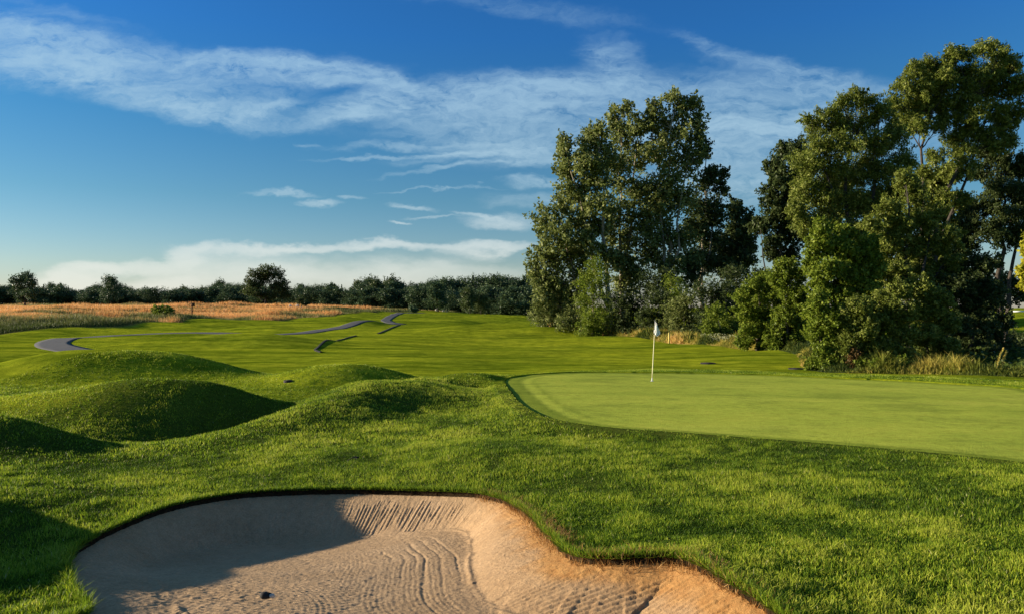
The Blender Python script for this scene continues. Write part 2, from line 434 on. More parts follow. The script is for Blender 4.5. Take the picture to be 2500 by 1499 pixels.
def build_green():
    P = GREEN; s = .11
    gx = np.arange(P[:,0].min()-.3, P[:,0].max()+.3, s); gy = np.arange(P[:,1].min()-.3, P[:,1].max()+.3, s)
    X, Y = np.meshgrid(gx, gy, indexing='ij'); x = X.ravel(); y = Y.ravel(); d = sdf(P, x, y)
    z = green_z(x, y) + .022*fbm(x*.45, y*.6, 3)
    i = np.arange(x.size).reshape(X.shape)
    q = np.stack([i[:-1,:-1], i[1:,:-1], i[1:,1:], i[:-1,1:]], -1).reshape(-1, 4)
    q = q[(d[q] < .10).any(1)]
    z = np.where(d > .02, z-.03, z)
    fr = sstep(.62, .50, -d+.05*fbm(x*2, y*2, 2))*.8 + .5*np.exp(-((d+.95)/.07)**2)*sstep(4, 1, x)
    z = z - .012*np.exp(-((d+.62)/.12)**2)
    me = mesh_np('putting_green', np.stack([x, y, z], 1), [q], M['green'], {'fringe': np.clip(fr, 0, 1)})
    tag(add('putting_green', me), kind='structure')

def sand_height(x, y, d):
    """d = distance inside the rim"""
    floor = -(1.40+.125*y) + .03*fbm(x*.7, y*.7, 2) - .27*sstep(.5, -3.0, x)*sstep(4.4, 8.2, y)
    rz = rim_z(x, y)-.045+.015*sstep(-.9, .2, x)
    return rz, floor
def build_sand():
    P = BUNK; s = .0105
    gx = np.arange(P[:,0].min()-.1, P[:,0].max()+.1, s); gy = np.arange(3.4, P[:,1].max()+.1, s)
    X, Y = np.meshgrid(gx, gy, indexing='ij'); x = X.ravel(); y = Y.ravel(); d = -sdf(P, x, y)
    z = np.full(x.shape, -3.0); k = d > -.12
    xx, yy, dd = x[k], y[k], d[k]
    rz, fl = [], []
    for i in range(0, len(xx), 20000):
        a, b_ = sand_height(xx[i:i+20000], yy[i:i+20000], None); rz.append(a); fl.append(b_)
    rz = np.concatenate(rz); fl = np.concatenate(fl)
    # arc length parameter along rim for the rake strokes
    seg = np.linalg.norm(np.diff(np.vstack([P, P[:1]]), axis=0), axis=1); arc = np.concatenate([[0], np.cumsum(seg)[:-1]])
    idx = np.empty(len(xx), int)
    for i in range(0, len(xx), 20000):
        D = (xx[i:i+20000,None]-P[None,:,0])**2+(yy[i:i+20000,None]-P[None,:,1])**2; idx[i:i+20000] = D.argmin(1)
    nx = np.roll(P, -1, 0)-np.roll(P, 1, 0); nx /= np.linalg.norm(nx, axis=1)[:,None]
    sarc = arc[idx] + (xx-P[idx,0])*nx[idx,0]+(yy-P[idx,1])*nx[idx,1]
    wid = .50+.10*np.sin(sarc*1.3)+.16*sstep(-.8, .3, xx)
    t = np.clip(dd/wid, 0, 1)
    h = rz + (fl-rz)*(t**1.15)
    nbreak = fbm(xx*1.7, yy*1.7, 2)
    # rake strokes running up the face
    rs = xx > -.30; sarc = np.where(rs, xx*.34-yy*.94+50, sarc)
    ph = np.where(rs, sarc*2*math.pi/.052+dd*6+1.5*fbm(xx*1.4, yy*1.4, 2), sarc*2*math.pi/.046 + dd*9 + 3.0*fbm(xx*1.6, yy*1.6, 2))
    tooth = (np.abs(((ph/(2*math.pi)) % 1)*2-1))
    groove = np.where(tooth < .45, -(1-tooth/.45), .35*(tooth-.45))
    band = sstep(.10, .2, t)*sstep(1.12, .98, dd/wid)*(.25+.75*sstep(-.42, -.05, nbreak+.1))*(.45+.55*sstep(-2.6, -1.8, xx))
    band = band*sstep(.02, .30, np.abs(xx+.30))
    sid = np.floor(ph/(2*math.pi)); hs = lambda k_: (np.sin(sid*12.9898*k_+k_*4.1)*43758.5453) % 1
    band = band*(.25+.75*hs(1.0))*sstep(.02+.30*hs(1.7), .16+.30*hs(1.7), t)*sstep(1.1, .9, dd/(wid*(.72+.34*hs(2.3))))
    h += np.where(rs, .012, .019)*(groove+.20)*band
    h += .016*np.exp(-((dd-wid*1.03)/.035)**2)*(.4+.6*(nbreak > -.1))     # crease ridge at the toe
    # concentric rake passes on the floor
    cx_, cy_ = -1.55, 7.2
    rr = np.hypot((xx-cx_)*1.0, (yy-cy_)*.85); an = np.arctan2(yy-cy_, xx-cx_)
    k2 = sstep(1.1, 1.25, dd/wid)
    ring = np.sin(dd*2*math.pi/.040+2.5*fbm(xx*1.2, yy*1.2, 2))
    zone = sstep(-.22, .05, fbm(dd*2.2+3, an*1.3+2, 2)+.04)*sstep(2.3, 1.5, dd)*sstep(-3.3, -2.2, xx)
    h += k2*zone*.0014*ring*(.3+1.4*np.clip(fbm(dd*7, an*2.2, 2)+.3, 0, 1))
    for r0, a0, a1, dep in ((.92,-1.2,1.5,.005),(1.06,-1.3,1.1,.008),(1.14,-1.0,.6,.005),(1.36,-.9,.9,.005),(.78,-1.1,1.2,.006),(1.24,-1.2,.3,.005)):
        h -= k2*dep*np.exp(-((dd-r0-.03*np.sin(an*3))/.013)**2)*sstep(a0, a0+.3, an)*sstep(a1, a1-.3, an)
    # straight rake passes low left
    ang = 1.05; u = xx*math.cos(ang)+yy*math.sin(ang)
    zl = sstep(-1.6, -2.0, xx)*sstep(7.2, 6.2, yy)+.8*sstep(6.6, 6.0, yy)*sstep(-.8, -1.6, xx)
    h += k2*np.clip(zl, 0, 1)*.004*np.abs(np.sin(u*math.pi/.06+2*fbm(xx, yy, 2)))
    u2 = xx*math.cos(-.95)+yy*math.sin(-.95)
    h += k2*sstep(6.9, 6.4, yy)*sstep(-2.4, -1.8, xx)*sstep(-.6, -1.1, xx)*.004*np.abs(np.sin(u2*math.pi/.075))
    # grainy, clodded sand
    cl = fbm(xx*16, yy*16, 3, .65); rough_zone = .5+.9*np.clip(fbm(xx*.9+5, yy*.9, 2)+.3, 0, 1)
    h += cl*.0085*rough_zone*sstep(0, .1, dd)*(1-.55*np.clip(zone, 0, 1))*(1-.6*np.clip(band, 0, 1))*(1-.6*sstep(-.6, -.2, xx)) + .005*fbm(xx*45, yy*45, 1)
    z[k] = h
    rust = np.zeros(x.shape)
    right = sstep(-1.1, .6, xx)
    rust[k] = right*sstep(.34, .06, dd+.14*fbm(xx*5, yy*5, 2))*.95*sstep(-.5, 0, xx) + .24*right
    i = np.arange(x.size).reshape(X.shape)
    q = np.stack([i[:-1,:-1], i[1:,:-1], i[1:,1:], i[:-1,1:]], -1).reshape(-1, 4)
    q = q[(d[q] > -.1).all(1)]
    me = mesh_np('bunker_sand', np.stack([x, y, z], 1), [q], M['sand'], {'rust': rust})
    tag(add('bunker_sand', me), kind='structure')
    return (gx, gy, z.reshape(X.shape))

# ------------------------------------------------------------------ blades
def blades(name, x, y, z, h, w, v, mat, lean=.35, segs=1, dirbias=None, seed=1):
    r = np.random.default_rng(seed); n_ = len(x)
    a = r.uniform(0, 2*math.pi, n_); la = r.uniform(0, 2*math.pi, n_); ll = np.abs(r.normal(0, lean, n_))*h
    dx = np.cos(a)*w/2; dy = np.sin(a)*w/2
    tx = np.cos(la)*ll; ty = np.sin(la)*ll
    if dirbias is not None: tx = tx+dirbias[0]*h; ty = ty+dirbias[1]*h
    B = np.stack([x, y, z], 1)
    D = np.stack([dx, dy, np.zeros(n_)], 1)
    Tp = B + np.stack([tx, ty, h], 1)
    if segs == 1:
        V = np.stack([B-D, B+D, Tp], 1).reshape(-1, 3)
        f = [np.arange(n_*3).reshape(-1, 3)]; vv = np.repeat(v, 3)
    else:
        Md = B + np.stack([tx*.3, ty*.3, h*.6], 1)
        V = np.stack([B-D, B+D, Md+D*.8, Md-D*.8, Tp], 1).reshape(-1, 3)
        i = np.arange(n_)*5
        f = [np.stack([i, i+1, i+2, i+3], 1), np.stack([i+3, i+2, i+4], 1)]; vv = np.repeat(v, 5)
    return mesh_np(name, V, f, mat, {'v': vv}, smooth=False)

def scatter_polar(r0, r1, dens, a=.80, seed=1):
    r = np.random.default_rng(seed); n_ = int(dens*a*(r1*r1-r0*r0))
    R = np.sqrt(r.uniform(r0*r0, r1*r1, n_)); t = r.uniform(-a, a, n_)
    return R*np.sin(t), R*np.cos(t)

def build_rough():
    Vx = []
    for k, (r0, r1, dens, hh, ww) in enumerate([(2.9, 7.5, 6600, .040, .0075), (7.5, 13, 3200, .040, .0105), (13, 22, 1250, .043, .017), (22, 36, 420, .04, .024)]):
        x, y = scatter_polar(r0, r1, dens*(DENS), seed=20+k)
        keep = (sdf_near(BUNK, x, y, .5) > .0) & (sdf_near(GREEN, x, y, .5) > .03*(k < 2)+.015)
        x, y = x[keep], y[keep]
        rr = np.random.default_rng(50+k)
        dg = sdf_near(GREEN, x, y, 2); db = sdf_near(BUNK, x, y, 1)
        clump = fbm(x*4.2, y*4.2, 2); patch = fbm(x*.8, y*.8, 3)
        h = hh*(1+.8*clump+.3*patch)*rr.uniform(.55, 1.35, len(x))
        h *= np.where(dg < .35, .45, 1)
        h = np.maximum(h, .01)
        v = .42+.7*patch+.45*clump+rr.normal(0, .25, len(x))
        # thin, worn turf lower right beside the sand
        worn = np.exp(-(((x-2.2)/.7)**2+((y-5.2)/.45)**2))+np.exp(-(((x-2.9)/.5)**2+((y-4.3)/.5)**2))
        v = np.clip(v+.3*worn*(rr.random(len(x)) < .5), 0, .86)
        v = np.where(rr.random(len(x)) < .012, rr.uniform(.9, 1, len(x)), v)
        z = terrain(x, y)-.006 + .03*np.exp(-np.maximum(db, 0)/.12)*(db < 1)
        w = ww*rr.uniform(.7, 1.4, len(x))
        me = blades('grass', x, y, z, h, w, v, M['rough'], .55, 2 if k == 0 else 1, seed=k)
        Vx.append(me)
    # one object
    o = add('grass', join_meshes('grass', Vx, M['rough']))
    tag(o, 'short green rough grass covering the slopes around bunker and green', 'grass', kind='stuff')

def join_meshes(name, ms, mat):
    Vs, fs3, fs4, vs, off = [], [], [], [], 0
    for me in ms:
        co = np.empty(len(me.vertices)*3, np.float32); me.vertices.foreach_get('co', co); co = co.reshape(-1, 3)
        li = np.empty(len(me.loops), np.int32); me.loops.foreach_get('vertex_index', li)
        lt = np.empty(len(me.polygons), np.int32); me.polygons.foreach_get('loop_total', lt)
        ls = np.empty(len(me.polygons), np.int32); me.polygons.foreach_get('loop_start', ls)
        for kk, dst in ((3, fs3), (4, fs4)):
            s = ls[lt == kk]
            if len(s): dst.append(li[s[:,None]+np.arange(kk)]+off)
        a = np.empty(len(me.vertices), np.float32); me.attributes['v'].data.foreach_get('value', a); vs.append(a)
        Vs.append(co); off += len(co); bpy.data.meshes.remove(me)
    f = []
    if fs4: f.append(np.concatenate(fs4))
    if fs3: f.append(np.concatenate(fs3))
    return mesh_np(name, np.concatenate(Vs), f, mat, {'v': np.concatenate(vs)}, smooth=False)

def build_dry_rim():
    r = np.random.default_rng(5)
    P = BUNK; seg = np.roll(P, -1, 0)-P; L = np.linalg.norm(seg, axis=1); cum = np.concatenate([[0], np.cumsum(L)])
    n_ = int(42000)
    s = r.uniform(0, cum[-1], n_); i = np.searchsorted(cum, s)-1; t = (s-cum[i])/L[i]
    p = P[i]+seg[i]*t[:,None]; nrm = np.stack([seg[i,1], -seg[i,0]], 1)/L[i][:,None]
    # outward test
    test = sdf(P, p[:,0]+nrm[:,0]*.02, p[:,1]+nrm[:,1]*.02); nrm[test < 0] *= -1
    off = r.normal(.03, .045, n_)*(1+1.0*vnoise(s*1.3, s*0))
    x = p[:,0]+nrm[:,0]*off; y = p[:,1]+nrm[:,1]*off
    right = sstep(-.5, -.1, x)
    keep = (y > 3.6) & (r.random(n_) < right*np.clip(.55+1.2*vnoise(s*2.2, s*0+3), .12, 1))
    x, y, off = x[keep], y[keep], off[keep]
    z = rim_z(x, y) + np.where(off < 0, -.03-.3*np.abs(off), .01)
    me = blades('dry_grass', x, y, z-.01, r.uniform(.025, .085, len(x)), r.uniform(.004, .009, len(x)), r.random(len(x)), M['dry'], .9, 1, seed=9)
    tag(add('dry_grass', me), 'orange dried grass fringe along the sunny bunker rim', 'dry grass', kind='stuff')
    # dark roots and turf hanging over the cut all round
    n_ = 30000
    s = r.uniform(0, cum[-1], n_); i = np.searchsorted(cum, s)-1; t = (s-cum[i])/L[i]
    p = P[i]+seg[i]*t[:,None]; nrm = np.stack([seg[i,1], -seg[i,0]], 1)/L[i][:,None]
    test = sdf(P, p[:,0]+nrm[:,0]*.02, p[:,1]+nrm[:,1]*.02); nrm[test < 0] *= -1
    k = p[:,1] > 3.6; p = p[k]; nrm = nrm[k]
    inn = -nrm; off = r.uniform(-.012, .03, len(p)); x = p[:,0]+nrm[:,0]*off; y = p[:,1]+nrm[:,1]*off
    h = r.uniform(.03, .08, len(x)); k9 = r.random(len(x)) < .55
    me = blades('overhanging_grass', x, y, rim_z(x, y)+.015, np.where(k9, h*.15, h), h*.13, np.clip(r.normal(.4, .2, len(x)), 0, .85), M['rough'], .8, 1, seed=12, dirbias=(np.where(k9, inn[:,0]*4.5, 0)*1.0, np.where(k9, inn[:,1]*4.5, 0)))
    tag(add('overhanging_grass', me), 'green grass tufts hanging over the cut edge of the bunker', 'grass', kind='stuff')

def build_meadow():
    r = np.random.default_rng(8); n_ = int(480000*DENS)
    # denser where nearer
    x0, x1 = -190, 25
    Y = 78*np.exp(r.random(n_)**1.15*math.log(300/78)); X = (r.uniform(-130, 560, n_)-CX)/F*Y
    d = np.empty(n_)
    d = sdf(MEADOW, X, Y) + 1.5*fbm(X/4, Y/4, 2)
    k = d < 0; X, Y, d = X[k], Y[k], d[k]
    z = terrain(X, Y)
    big = fbm(X/14, Y/9, 3); sm = fbm(X/3, Y/3, 2)
    h = (.62+.5*big+.3*sm)*r.uniform(.6, 1.3, len(X)); h = np.clip(h, .15, 1.3)*sstep(0, -1.5, d-.3)
    edge = sstep(-1, -9, d+4*sm)*sstep(-40, -20, -Y*0+(-40+20*1.5))*1.0
    edge = sstep(-3, -20, d + 6*sm)
    v = .14+.52*edge+.75*big+.3*sm+r.normal(0, .08, len(X))
    far = sstep(190, 235, Y); v = v*(1-far)+far*(.36+.25*big)
    right = sstep(-22, 0, X)*sstep(120, 160, Y); v = v*(1-right*.6)+.38*right*.6
    v = np.clip(v, 0, .96)
    w = np.interp(Y, [80, 150, 300], [.07, .12, .22])*r.uniform(.6, 1.5, len(X))
    me = blades('meadow_grass', X, Y, z-.03, h, w, v, M['meadow'], .35, 1, seed=3)
    tag(add('meadow_grass', me), 'tall unmown orange and straw grass of the meadow beyond the fairway', 'tall grass', kind='stuff')

WEEDS = [pY(*p)[:2] for p in [(536,328,100),(560,331,92),(600,334,86),(640,338,77),(662,341,72),(700,343,66),(740,345,60),(775,347,55),(792,352,50),(797,360,44),(806,366,39),(840,371,36.3),(880,372,35.6),(930,373,34.8),(960,374,33.8),(1000,376,32.4),(1040,378,31.4)]]
WEEDS = smooth_open(WEEDS, 8)
def build_weeds():
    r = np.random.default_rng(11)
    seg = np.diff(WEEDS, axis=0); L = np.linalg.norm(seg, axis=1); cum = np.concatenate([[0], np.cumsum(L)])
    n_ = int(110000*DENS)
    s = r.uniform(0, cum[-1], n_); i = np.clip(np.searchsorted(cum, s)-1, 0, len(L)-1); t = (s-cum[i])/L[i]
    p = WEEDS[i]+seg[i]*t[:,None]; nrm = np.stack([-seg[i,1], seg[i,0]], 1)/L[i][:,None]
    nrm *= np.sign((nrm*p).sum(1))[:,None]
    depth = r.random(n_)**1.4*np.interp(p[:,1], [32, 45, 100], [3.2, 3.5, 7]); depth += .5*vnoise(s*1.1, s*0)
    x = p[:,0]+nrm[:,0]*depth; y = p[:,1]+nrm[:,1]*depth
    cl = fbm(x/1.4, y/1.4, 3); cl2 = fbm(x/.5+3, y/.5, 2)
    h = np.clip(.42+.55*cl+.3*cl2, .08, 1.1)*r.uniform(.5, 1.3, n_)*sstep(-.1, .7, depth)
    h *= np.interp(p[:,1], [32, 50, 100], [.9, 1.1, 1.6])*(1+.5*(x > 18)*(y < 40))
    v = np.clip(.5+1.1*fbm(x/2.2+7, y/2.2, 2)+r.normal(0, .16, n_), 0, 1)*np.where(x > 17.5, .62, 1)
    w = y*.0011*r.uniform(.6, 1.6, n_)
    me = blades('weeds', x, y, terrain(x, y)-.02, h, w, v, M['weed'], .45, 2, seed=4)
    tag(add('weeds', me), 'straw and olive tall weeds fringing the foot of the trees', 'weeds', kind='stuff')
    # pale blossom heads among the weeds
    n_ = 900; px = r.uniform(700, 765, n_); Yd = np.interp(px, [662, 700, 740, 775], [73.5, 67.5, 61.5, 57])+r.uniform(0, 2.2, n_)
    x = (px-CX)/F*Yd; y = Yd; cl = fbm(x/.8, y/.8, 2); k = cl > -.05; x, y = x[k], y[k]
    z = terrain(x, y)+r.uniform(.25, .95, len(x))
    me = blades('blossoms', x, y, z, r.uniform(.04, .09, len(x)), r.uniform(.05, .14, len(x)), r.uniform(0, 1, len(x)), M['blossom'], .6, 1, seed=14)
    tag(add('blossoms', me), 'cream white blossom heads among the weeds below the trees', 'flowers', kind='stuff')
M['blossom'] = blade_mat('blossom', [(0, (.25, .27, .12)), (1, (.6, .58, .36))], .3)

def build_undergrowth():
    r = np.random.default_rng(61)
    seg = np.diff(WEEDS, axis=0); Ls = np.linalg.norm(seg, axis=1); cum = np.concatenate([[0], np.cumsum(Ls)])
    nc = 1500; s = r.uniform(0, cum[-1], nc); i = np.clip(np.searchsorted(cum, s)-1, 0, len(Ls)-1)
    p = WEEDS[i]+seg[i]*((s-cum[i])/Ls[i])[:,None]; nrm = np.stack([-seg[i,1], seg[i,0]], 1)/Ls[i][:,None]; nrm *= np.sign((nrm*p).sum(1))[:,None]
    dep = r.uniform(1.6, 12, nc); x = p[:,0]+nrm[:,0]*dep; y = p[:,1]+nrm[:,1]*dep
    R = r.uniform(.3, .9, nc)*np.interp(dep, [1, 4, 12], [.6, 1.1, 1.5]); z = terrain(x, y)
    m = 60; q = r.normal(0, 1, (nc, m, 3)); q /= np.linalg.norm(q, axis=2)[:,:,None]; q *= r.random((nc, m, 1))**.4
    q[:,:,2] = np.abs(q[:,:,2])*.9
    P3 = np.stack([x, y, z], 1)[:,None,:]+q*R[:,None,None]
    V, f = leaf_quads(P3.reshape(-1, 3), q.reshape(-1, 3), .24, .16, .2, r)
    v = np.repeat(np.clip(.4+r.normal(0, .12, nc), 0, 1), m*4)+np.repeat(r.normal(0, .1, nc*m), 4)
    o = add('undergrowth', mesh_np('undergrowth', V, [f], M['under'], {'v': np.clip(v, 0, 1)}, smooth=False))
    tag(o, 'tangled low green undergrowth covering the ground beneath both tree clumps', 'undergrowth', kind='stuff')

# ------------------------------------------------------------------ paths
def strip(name, pts, w, mat, lift, kind='structure', label=None, cat=None):
    P = pts
    T = np.gradient(P, axis=0); T /= np.linalg.norm(T, axis=1)[:,None]; Nn = np.stack([-T[:,1], T[:,0]], 1)
    k = 7; rows = []
    for j in range(k):
        q = P + Nn*((j/(k-1)-.5)*w); z = terrain(q[:,0], q[:,1])+lift
        rows.append(np.column_stack([q, z]))
    V = np.stack(rows, 1); top = V.reshape(-1, 3); bot = top.copy(); bot[:,2] -= .25
    i = np.arange(len(P)*k).reshape(len(P), k)
    q = np.stack([i[:-1,:-1], i[1:,:-1], i[1:,1:], i[:-1,1:]], -1).reshape(-1, 4); o = len(top)
    s1 = np.stack([i[:-1,0], i[:-1,0]+o, i[1:,0]+o, i[1:,0]], -1); s2 = np.stack([i[:-1,-1], i[1:,-1], i[1:,-1]+o, i[:-1,-1]+o], -1)
    me = mesh_np(name, np.vstack([top, bot]), [np.vstack([q, s1, s2])], mat)
    return tag(add(name, me), label, cat, kind=kind)

def build_paths():
    strip('path', P_NEAR, 2.6, M['asphalt'], .03)
    strip('path', P_FAR, 1.9, M['asphalt'], .05)
    strip('soil_edge', E_FAR, .24, M['edge_soil'], .08)  # dark strips laid where the rough edge only casts shade
    strip('soil_edge', E_NEAR, .16, M['edge_soil'], .08)

# ------------------------------------------------------------------ tubes
def tube(points, radii, k=7, cap=True):
    P = np.array(points, float); R = np.array(radii, float); n_ = len(P)
    T = np.gradient(P, axis=0); T /= np.linalg.norm(T, axis=1)[:,None]+1e-9
    ref = np.array([0, 0, 1.0]) if abs(T[0,2]) < .9 else np.array([1.0, 0, 0])
    V = []
    for p, t, r_ in zip(P, T, R):
        a = np.cross(t, ref); a /= np.linalg.norm(a)+1e-9; b = np.cross(t, a)
        for j in range(k):
            an = 2*math.pi*j/k; V.append(p+r_*(math.cos(an)*a+math.sin(an)*b))
    f = []
    for i in range(n_-1):
        for j in range(k):
            f.append((i*k+j, i*k+(j+1) % k, (i+1)*k+(j+1) % k, (i+1)*k+j))
    tris = []
    if cap:
        V.append(P[-1]+T[-1]*R[-1]*.3); V.append(P[0]); c = len(V)-2
        for j in range(k):
            tris.append(((n_-1)*k+j, (n_-1)*k+(j+1) % k, c)); tris.append(((j+1) % k, j, c+1))
    return np.array(V), np.array(f), np.array(tris).reshape(-1, 3)
def merge(parts):
    V, f4, f3, o = [], [], [], 0
    for v, a, b in parts:
        V.append(v); f4.append(a+o) if len(a) else None; f3.append(b+o) if len(b) else None; o += len(v)
    return np.concatenate(V), ([np.concatenate(f4)] if f4 else [])+([np.concatenate(f3)] if f3 else [])

# ------------------------------------------------------------------ trees
def leaf_quads(Pc, out, L, W_, droop, r, jit=.8):
    n_ = len(Pc)
    nrm = out*(1-jit)+r.normal(0, 1, (n_, 3))*jit*.6; nrm[:,2] += .15; nrm /= np.linalg.norm(nrm, axis=1)[:,None]+1e-9
    d = r.normal(0, 1, (n_, 3)); d[:,2] -= droop
    d -= (d*nrm).sum(1)[:,None]*nrm; d /= np.linalg.norm(d, axis=1)[:,None]+1e-9
    s = np.cross(nrm, d)
    sc = r.uniform(.6, 1.35, n_)[:,None]
    V = np.stack([Pc-d*L*.5*sc, Pc+s*W_*.5*sc, Pc+d*L*.5*sc, Pc-s*W_*.5*sc], 1)
    return V.reshape(-1, 3), np.arange(n_*4).reshape(-1, 4)

def crown(name, lobes, nleaf, L, W_, mat, seed, droop=.3, clump=.30, fill=.55, parent=None, hole=.0):
    nleaf = int(nleaf*1.7)
    r = np.random.default_rng(seed); lob = np.array(lobes)
    area = (lob[:,3]*lob[:,5]); p = area/area.sum()
    mid = (lob[:,:3]*p[:,None]).sum(0)
    Pc, out, vv = [], [], []
    for l, pr in zip(lob, p):
        m = max(30, int(nleaf*pr)); rad = l[3:6]
        nc = max(10, int(16+14*pr*len(lob)))
        dr = r.normal(0, 1, (nc, 3)); dr /= np.linalg.norm(dr, axis=1)[:,None]
        cc = dr*(.30+.82*r.random((nc, 1))**.7)*rad
        ax = cc/rad*.7+(l[:3]-mid)/(np.linalg.norm(l[:3]-mid)+1e-6)*.5+r.normal(0, .45, (nc, 3)); ax[:,2] += .35-.6*min(1, droop)
        ax /= np.linalg.norm(ax, axis=1)[:,None]
        cs = r.uniform(.5, 1.4, nc)*clump*1.05; cv = r.normal(0, .11, nc)
        wgt = cs**1.6; ci = r.choice(nc, m, p=wgt/wgt.sum())
        q = r.normal(0, 1, (m, 3)); q /= np.linalg.norm(q, axis=1)[:,None]; q *= (r.random(m)[:,None]**.45)
        al = (q*ax[ci]).sum(1)[:,None]; q = q*.72+ax[ci]*al*1.05
        pt = cc[ci]+q*(cs[ci]*rad.mean())[:,None]
        fr = r.random(m) < .30; q2 = r.normal(0, 1, (m, 3)); q2 /= np.linalg.norm(q2, axis=1)[:,None]
        pt[fr] = (q2*(r.random(m)[:,None]**.5)*rad*1.02)[fr]
        Pc.append(pt+l[:3]); o = pt/rad; out.append(o/(np.linalg.norm(o, axis=1)[:,None]+1e-6)); vv.append(cv[ci])
    Pc = np.concatenate(Pc); out = np.concatenate(out); vv = np.concatenate(vv)
    V, f = leaf_quads(Pc, out, L, W_, droop, r)
    v = np.clip(.48+vv+r.normal(0, .17, len(Pc)), 0, 1)
    me = mesh_np(name, V, [f], mat, {'v': np.repeat(v, 4)}, smooth=False)
    o = add(name, me, parent); return o

def limbs(name, base, trunks, lobes, r0, mat, seed, parent=None, twig=True):
    r = np.random.default_rng(seed); parts = []; stems = []
    for (tx, ty, tz_), rr in trunks:
        b = np.array(base)+np.array([r.normal(0, .25), r.normal(0, .2), 0])*(len(trunks) > 1)
        top = np.array([tx, ty, tz_]); n_ = 9
        t = np.linspace(0, 1, n_)[:,None]; h = top-b
        P = b+h*t; P[:,0] = b[0]+h[0]*(t[:,0]**1.4); P[:,1] = b[1]+h[1]*(t[:,0]**1.4)
        P[1:-1] += r.normal(0, .012*np.linalg.norm(h), (n_-2, 3))*np.array([1, 1, .2])
        P[0,2] -= .3
        R = rr*(1-.88*t[:,0]**.9); R[0] *= 1.35
        parts.append(tube(P, R, 8)); stems.append((P, R))
    for l in lobes:
        c = np.array(l[:3]); best = None
        for P, R in stems:
            k = [i for i in range(1, len(P)-1) if P[i,2] < c[2]-.15*abs(l[5])] or [1]
            for i in k:
                dd = np.linalg.norm(P[i]-c) + .6*abs((c[2]-P[i,2])-np.linalg.norm((P[i]-c)[:2])*.9)
                if best is None or dd < best[0]: best = (dd, P[i], R[i])
        _, s, rs = best; e = c+r.normal(0, .12, 3)*np.array(l[3:6])
        t = np.linspace(0, 1, 6)[:,None]; P = s+(e-s)*t; P[:,2] += np.sin(t[:,0]*math.pi)*-.05*np.linalg.norm(e-s)
        P[1:-1] += r.normal(0, .03*np.linalg.norm(e-s), (4, 3))
        rb = min(rs*.65, .02*np.linalg.norm(e-s)+.03)
        parts.append(tube(P, rb*(1-.75*t[:,0]), 5))
        if twig:
            for q in range(5):
                s2 = P[r.integers(2, 6)]; dr = r.normal(0, 1, 3); dr /= np.linalg.norm(dr)
                e2 = c+dr*np.array(l[3:6])*.85; t2 = np.linspace(0, 1, 4)[:,None]
                P2 = s2+(e2-s2)*t2; P2[1:-1] += r.normal(0, .05*np.linalg.norm(e2-s2), (2, 3))
                parts.append(tube(P2, rb*.38*(1-.7*t2[:,0]), 4, False))
    V, f = merge(parts)
    return add(name, mesh_np(name, V, f, mat), parent)

def px_lobes(L, Y, base, r, dj=.5, squash=1):
    out = []
    for l in L:
        px, py, rx, ry = l[:4]; dy = (l[4] if len(l) > 4 else r.normal(0, dj)*rx*Y/F)
        yy = Y+dy; s = yy/F
        x, _, z = pY(px, py, yy)
        out.append((x-base[0], yy-base[1], z-base[2], rx*s, (rx+ry)*.5*s*1.05*squash, ry*s))
    return out

def tree(name, base_px, Y, L, nleaf, leaf, mat, bark, label, cat='tree', group=None, seed=1, tops=None, r0=.35, droop=.3, clump=.3, fill=.55, W_=.6, dj=.5):
    r = np.random.default_rng(seed)
    bx = (base_px-CX)/F*Y; bz = tz(bx, Y); base = (bx, Y, bz)
    e = empty(name, base, label, cat, group)
    lob = px_lobes(L, Y, base, r, dj)
    if name in ('bush', 'maple_tree', 'small_tree', 'shrub_tree', 'thicket_bush', 'meadow_bush', 'rusty_shrub'):
        xs = [q[0] for q in lob]; ra = float(np.mean([q[3] for q in lob])); lowz = min(q[2]-q[5]*.7 for q in lob)
        k = 0
        while lowz > ra*.25 and k < 3:
            zc = max(ra*.55, lowz-ra*.35)
            for f_ in (.1, .5, .9):
                lob.append((min(xs)+(max(xs)-min(xs))*f_+r.normal(0, .2*ra), r.normal(-.3, .4)*ra, zc, ra*.85, ra*.85, ra*.72))
            lowz = zc-ra*.6; k += 1
    if tops is None:
        hi = max(lob, key=lambda q: q[2]); tr = [((hi[0], hi[1], hi[2]+hi[5]*.3), r0)]
    else:
        tr = []
        for (px, py, rr) in tops:
            x, y, z = pY(px, py, Y); tr.append(((x-bx, 0, z-bz), rr))
    t = limbs('trunk', (0, 0, 0), tr, lob, r0, bark, seed+1, e, twig=len(lob) > 1)
    c = crown('crown', lob, int(nleaf*max(.35, DENS)), leaf, leaf*W_, mat, seed+2, droop, clump, fill, e)
    note(e, t, c); return e

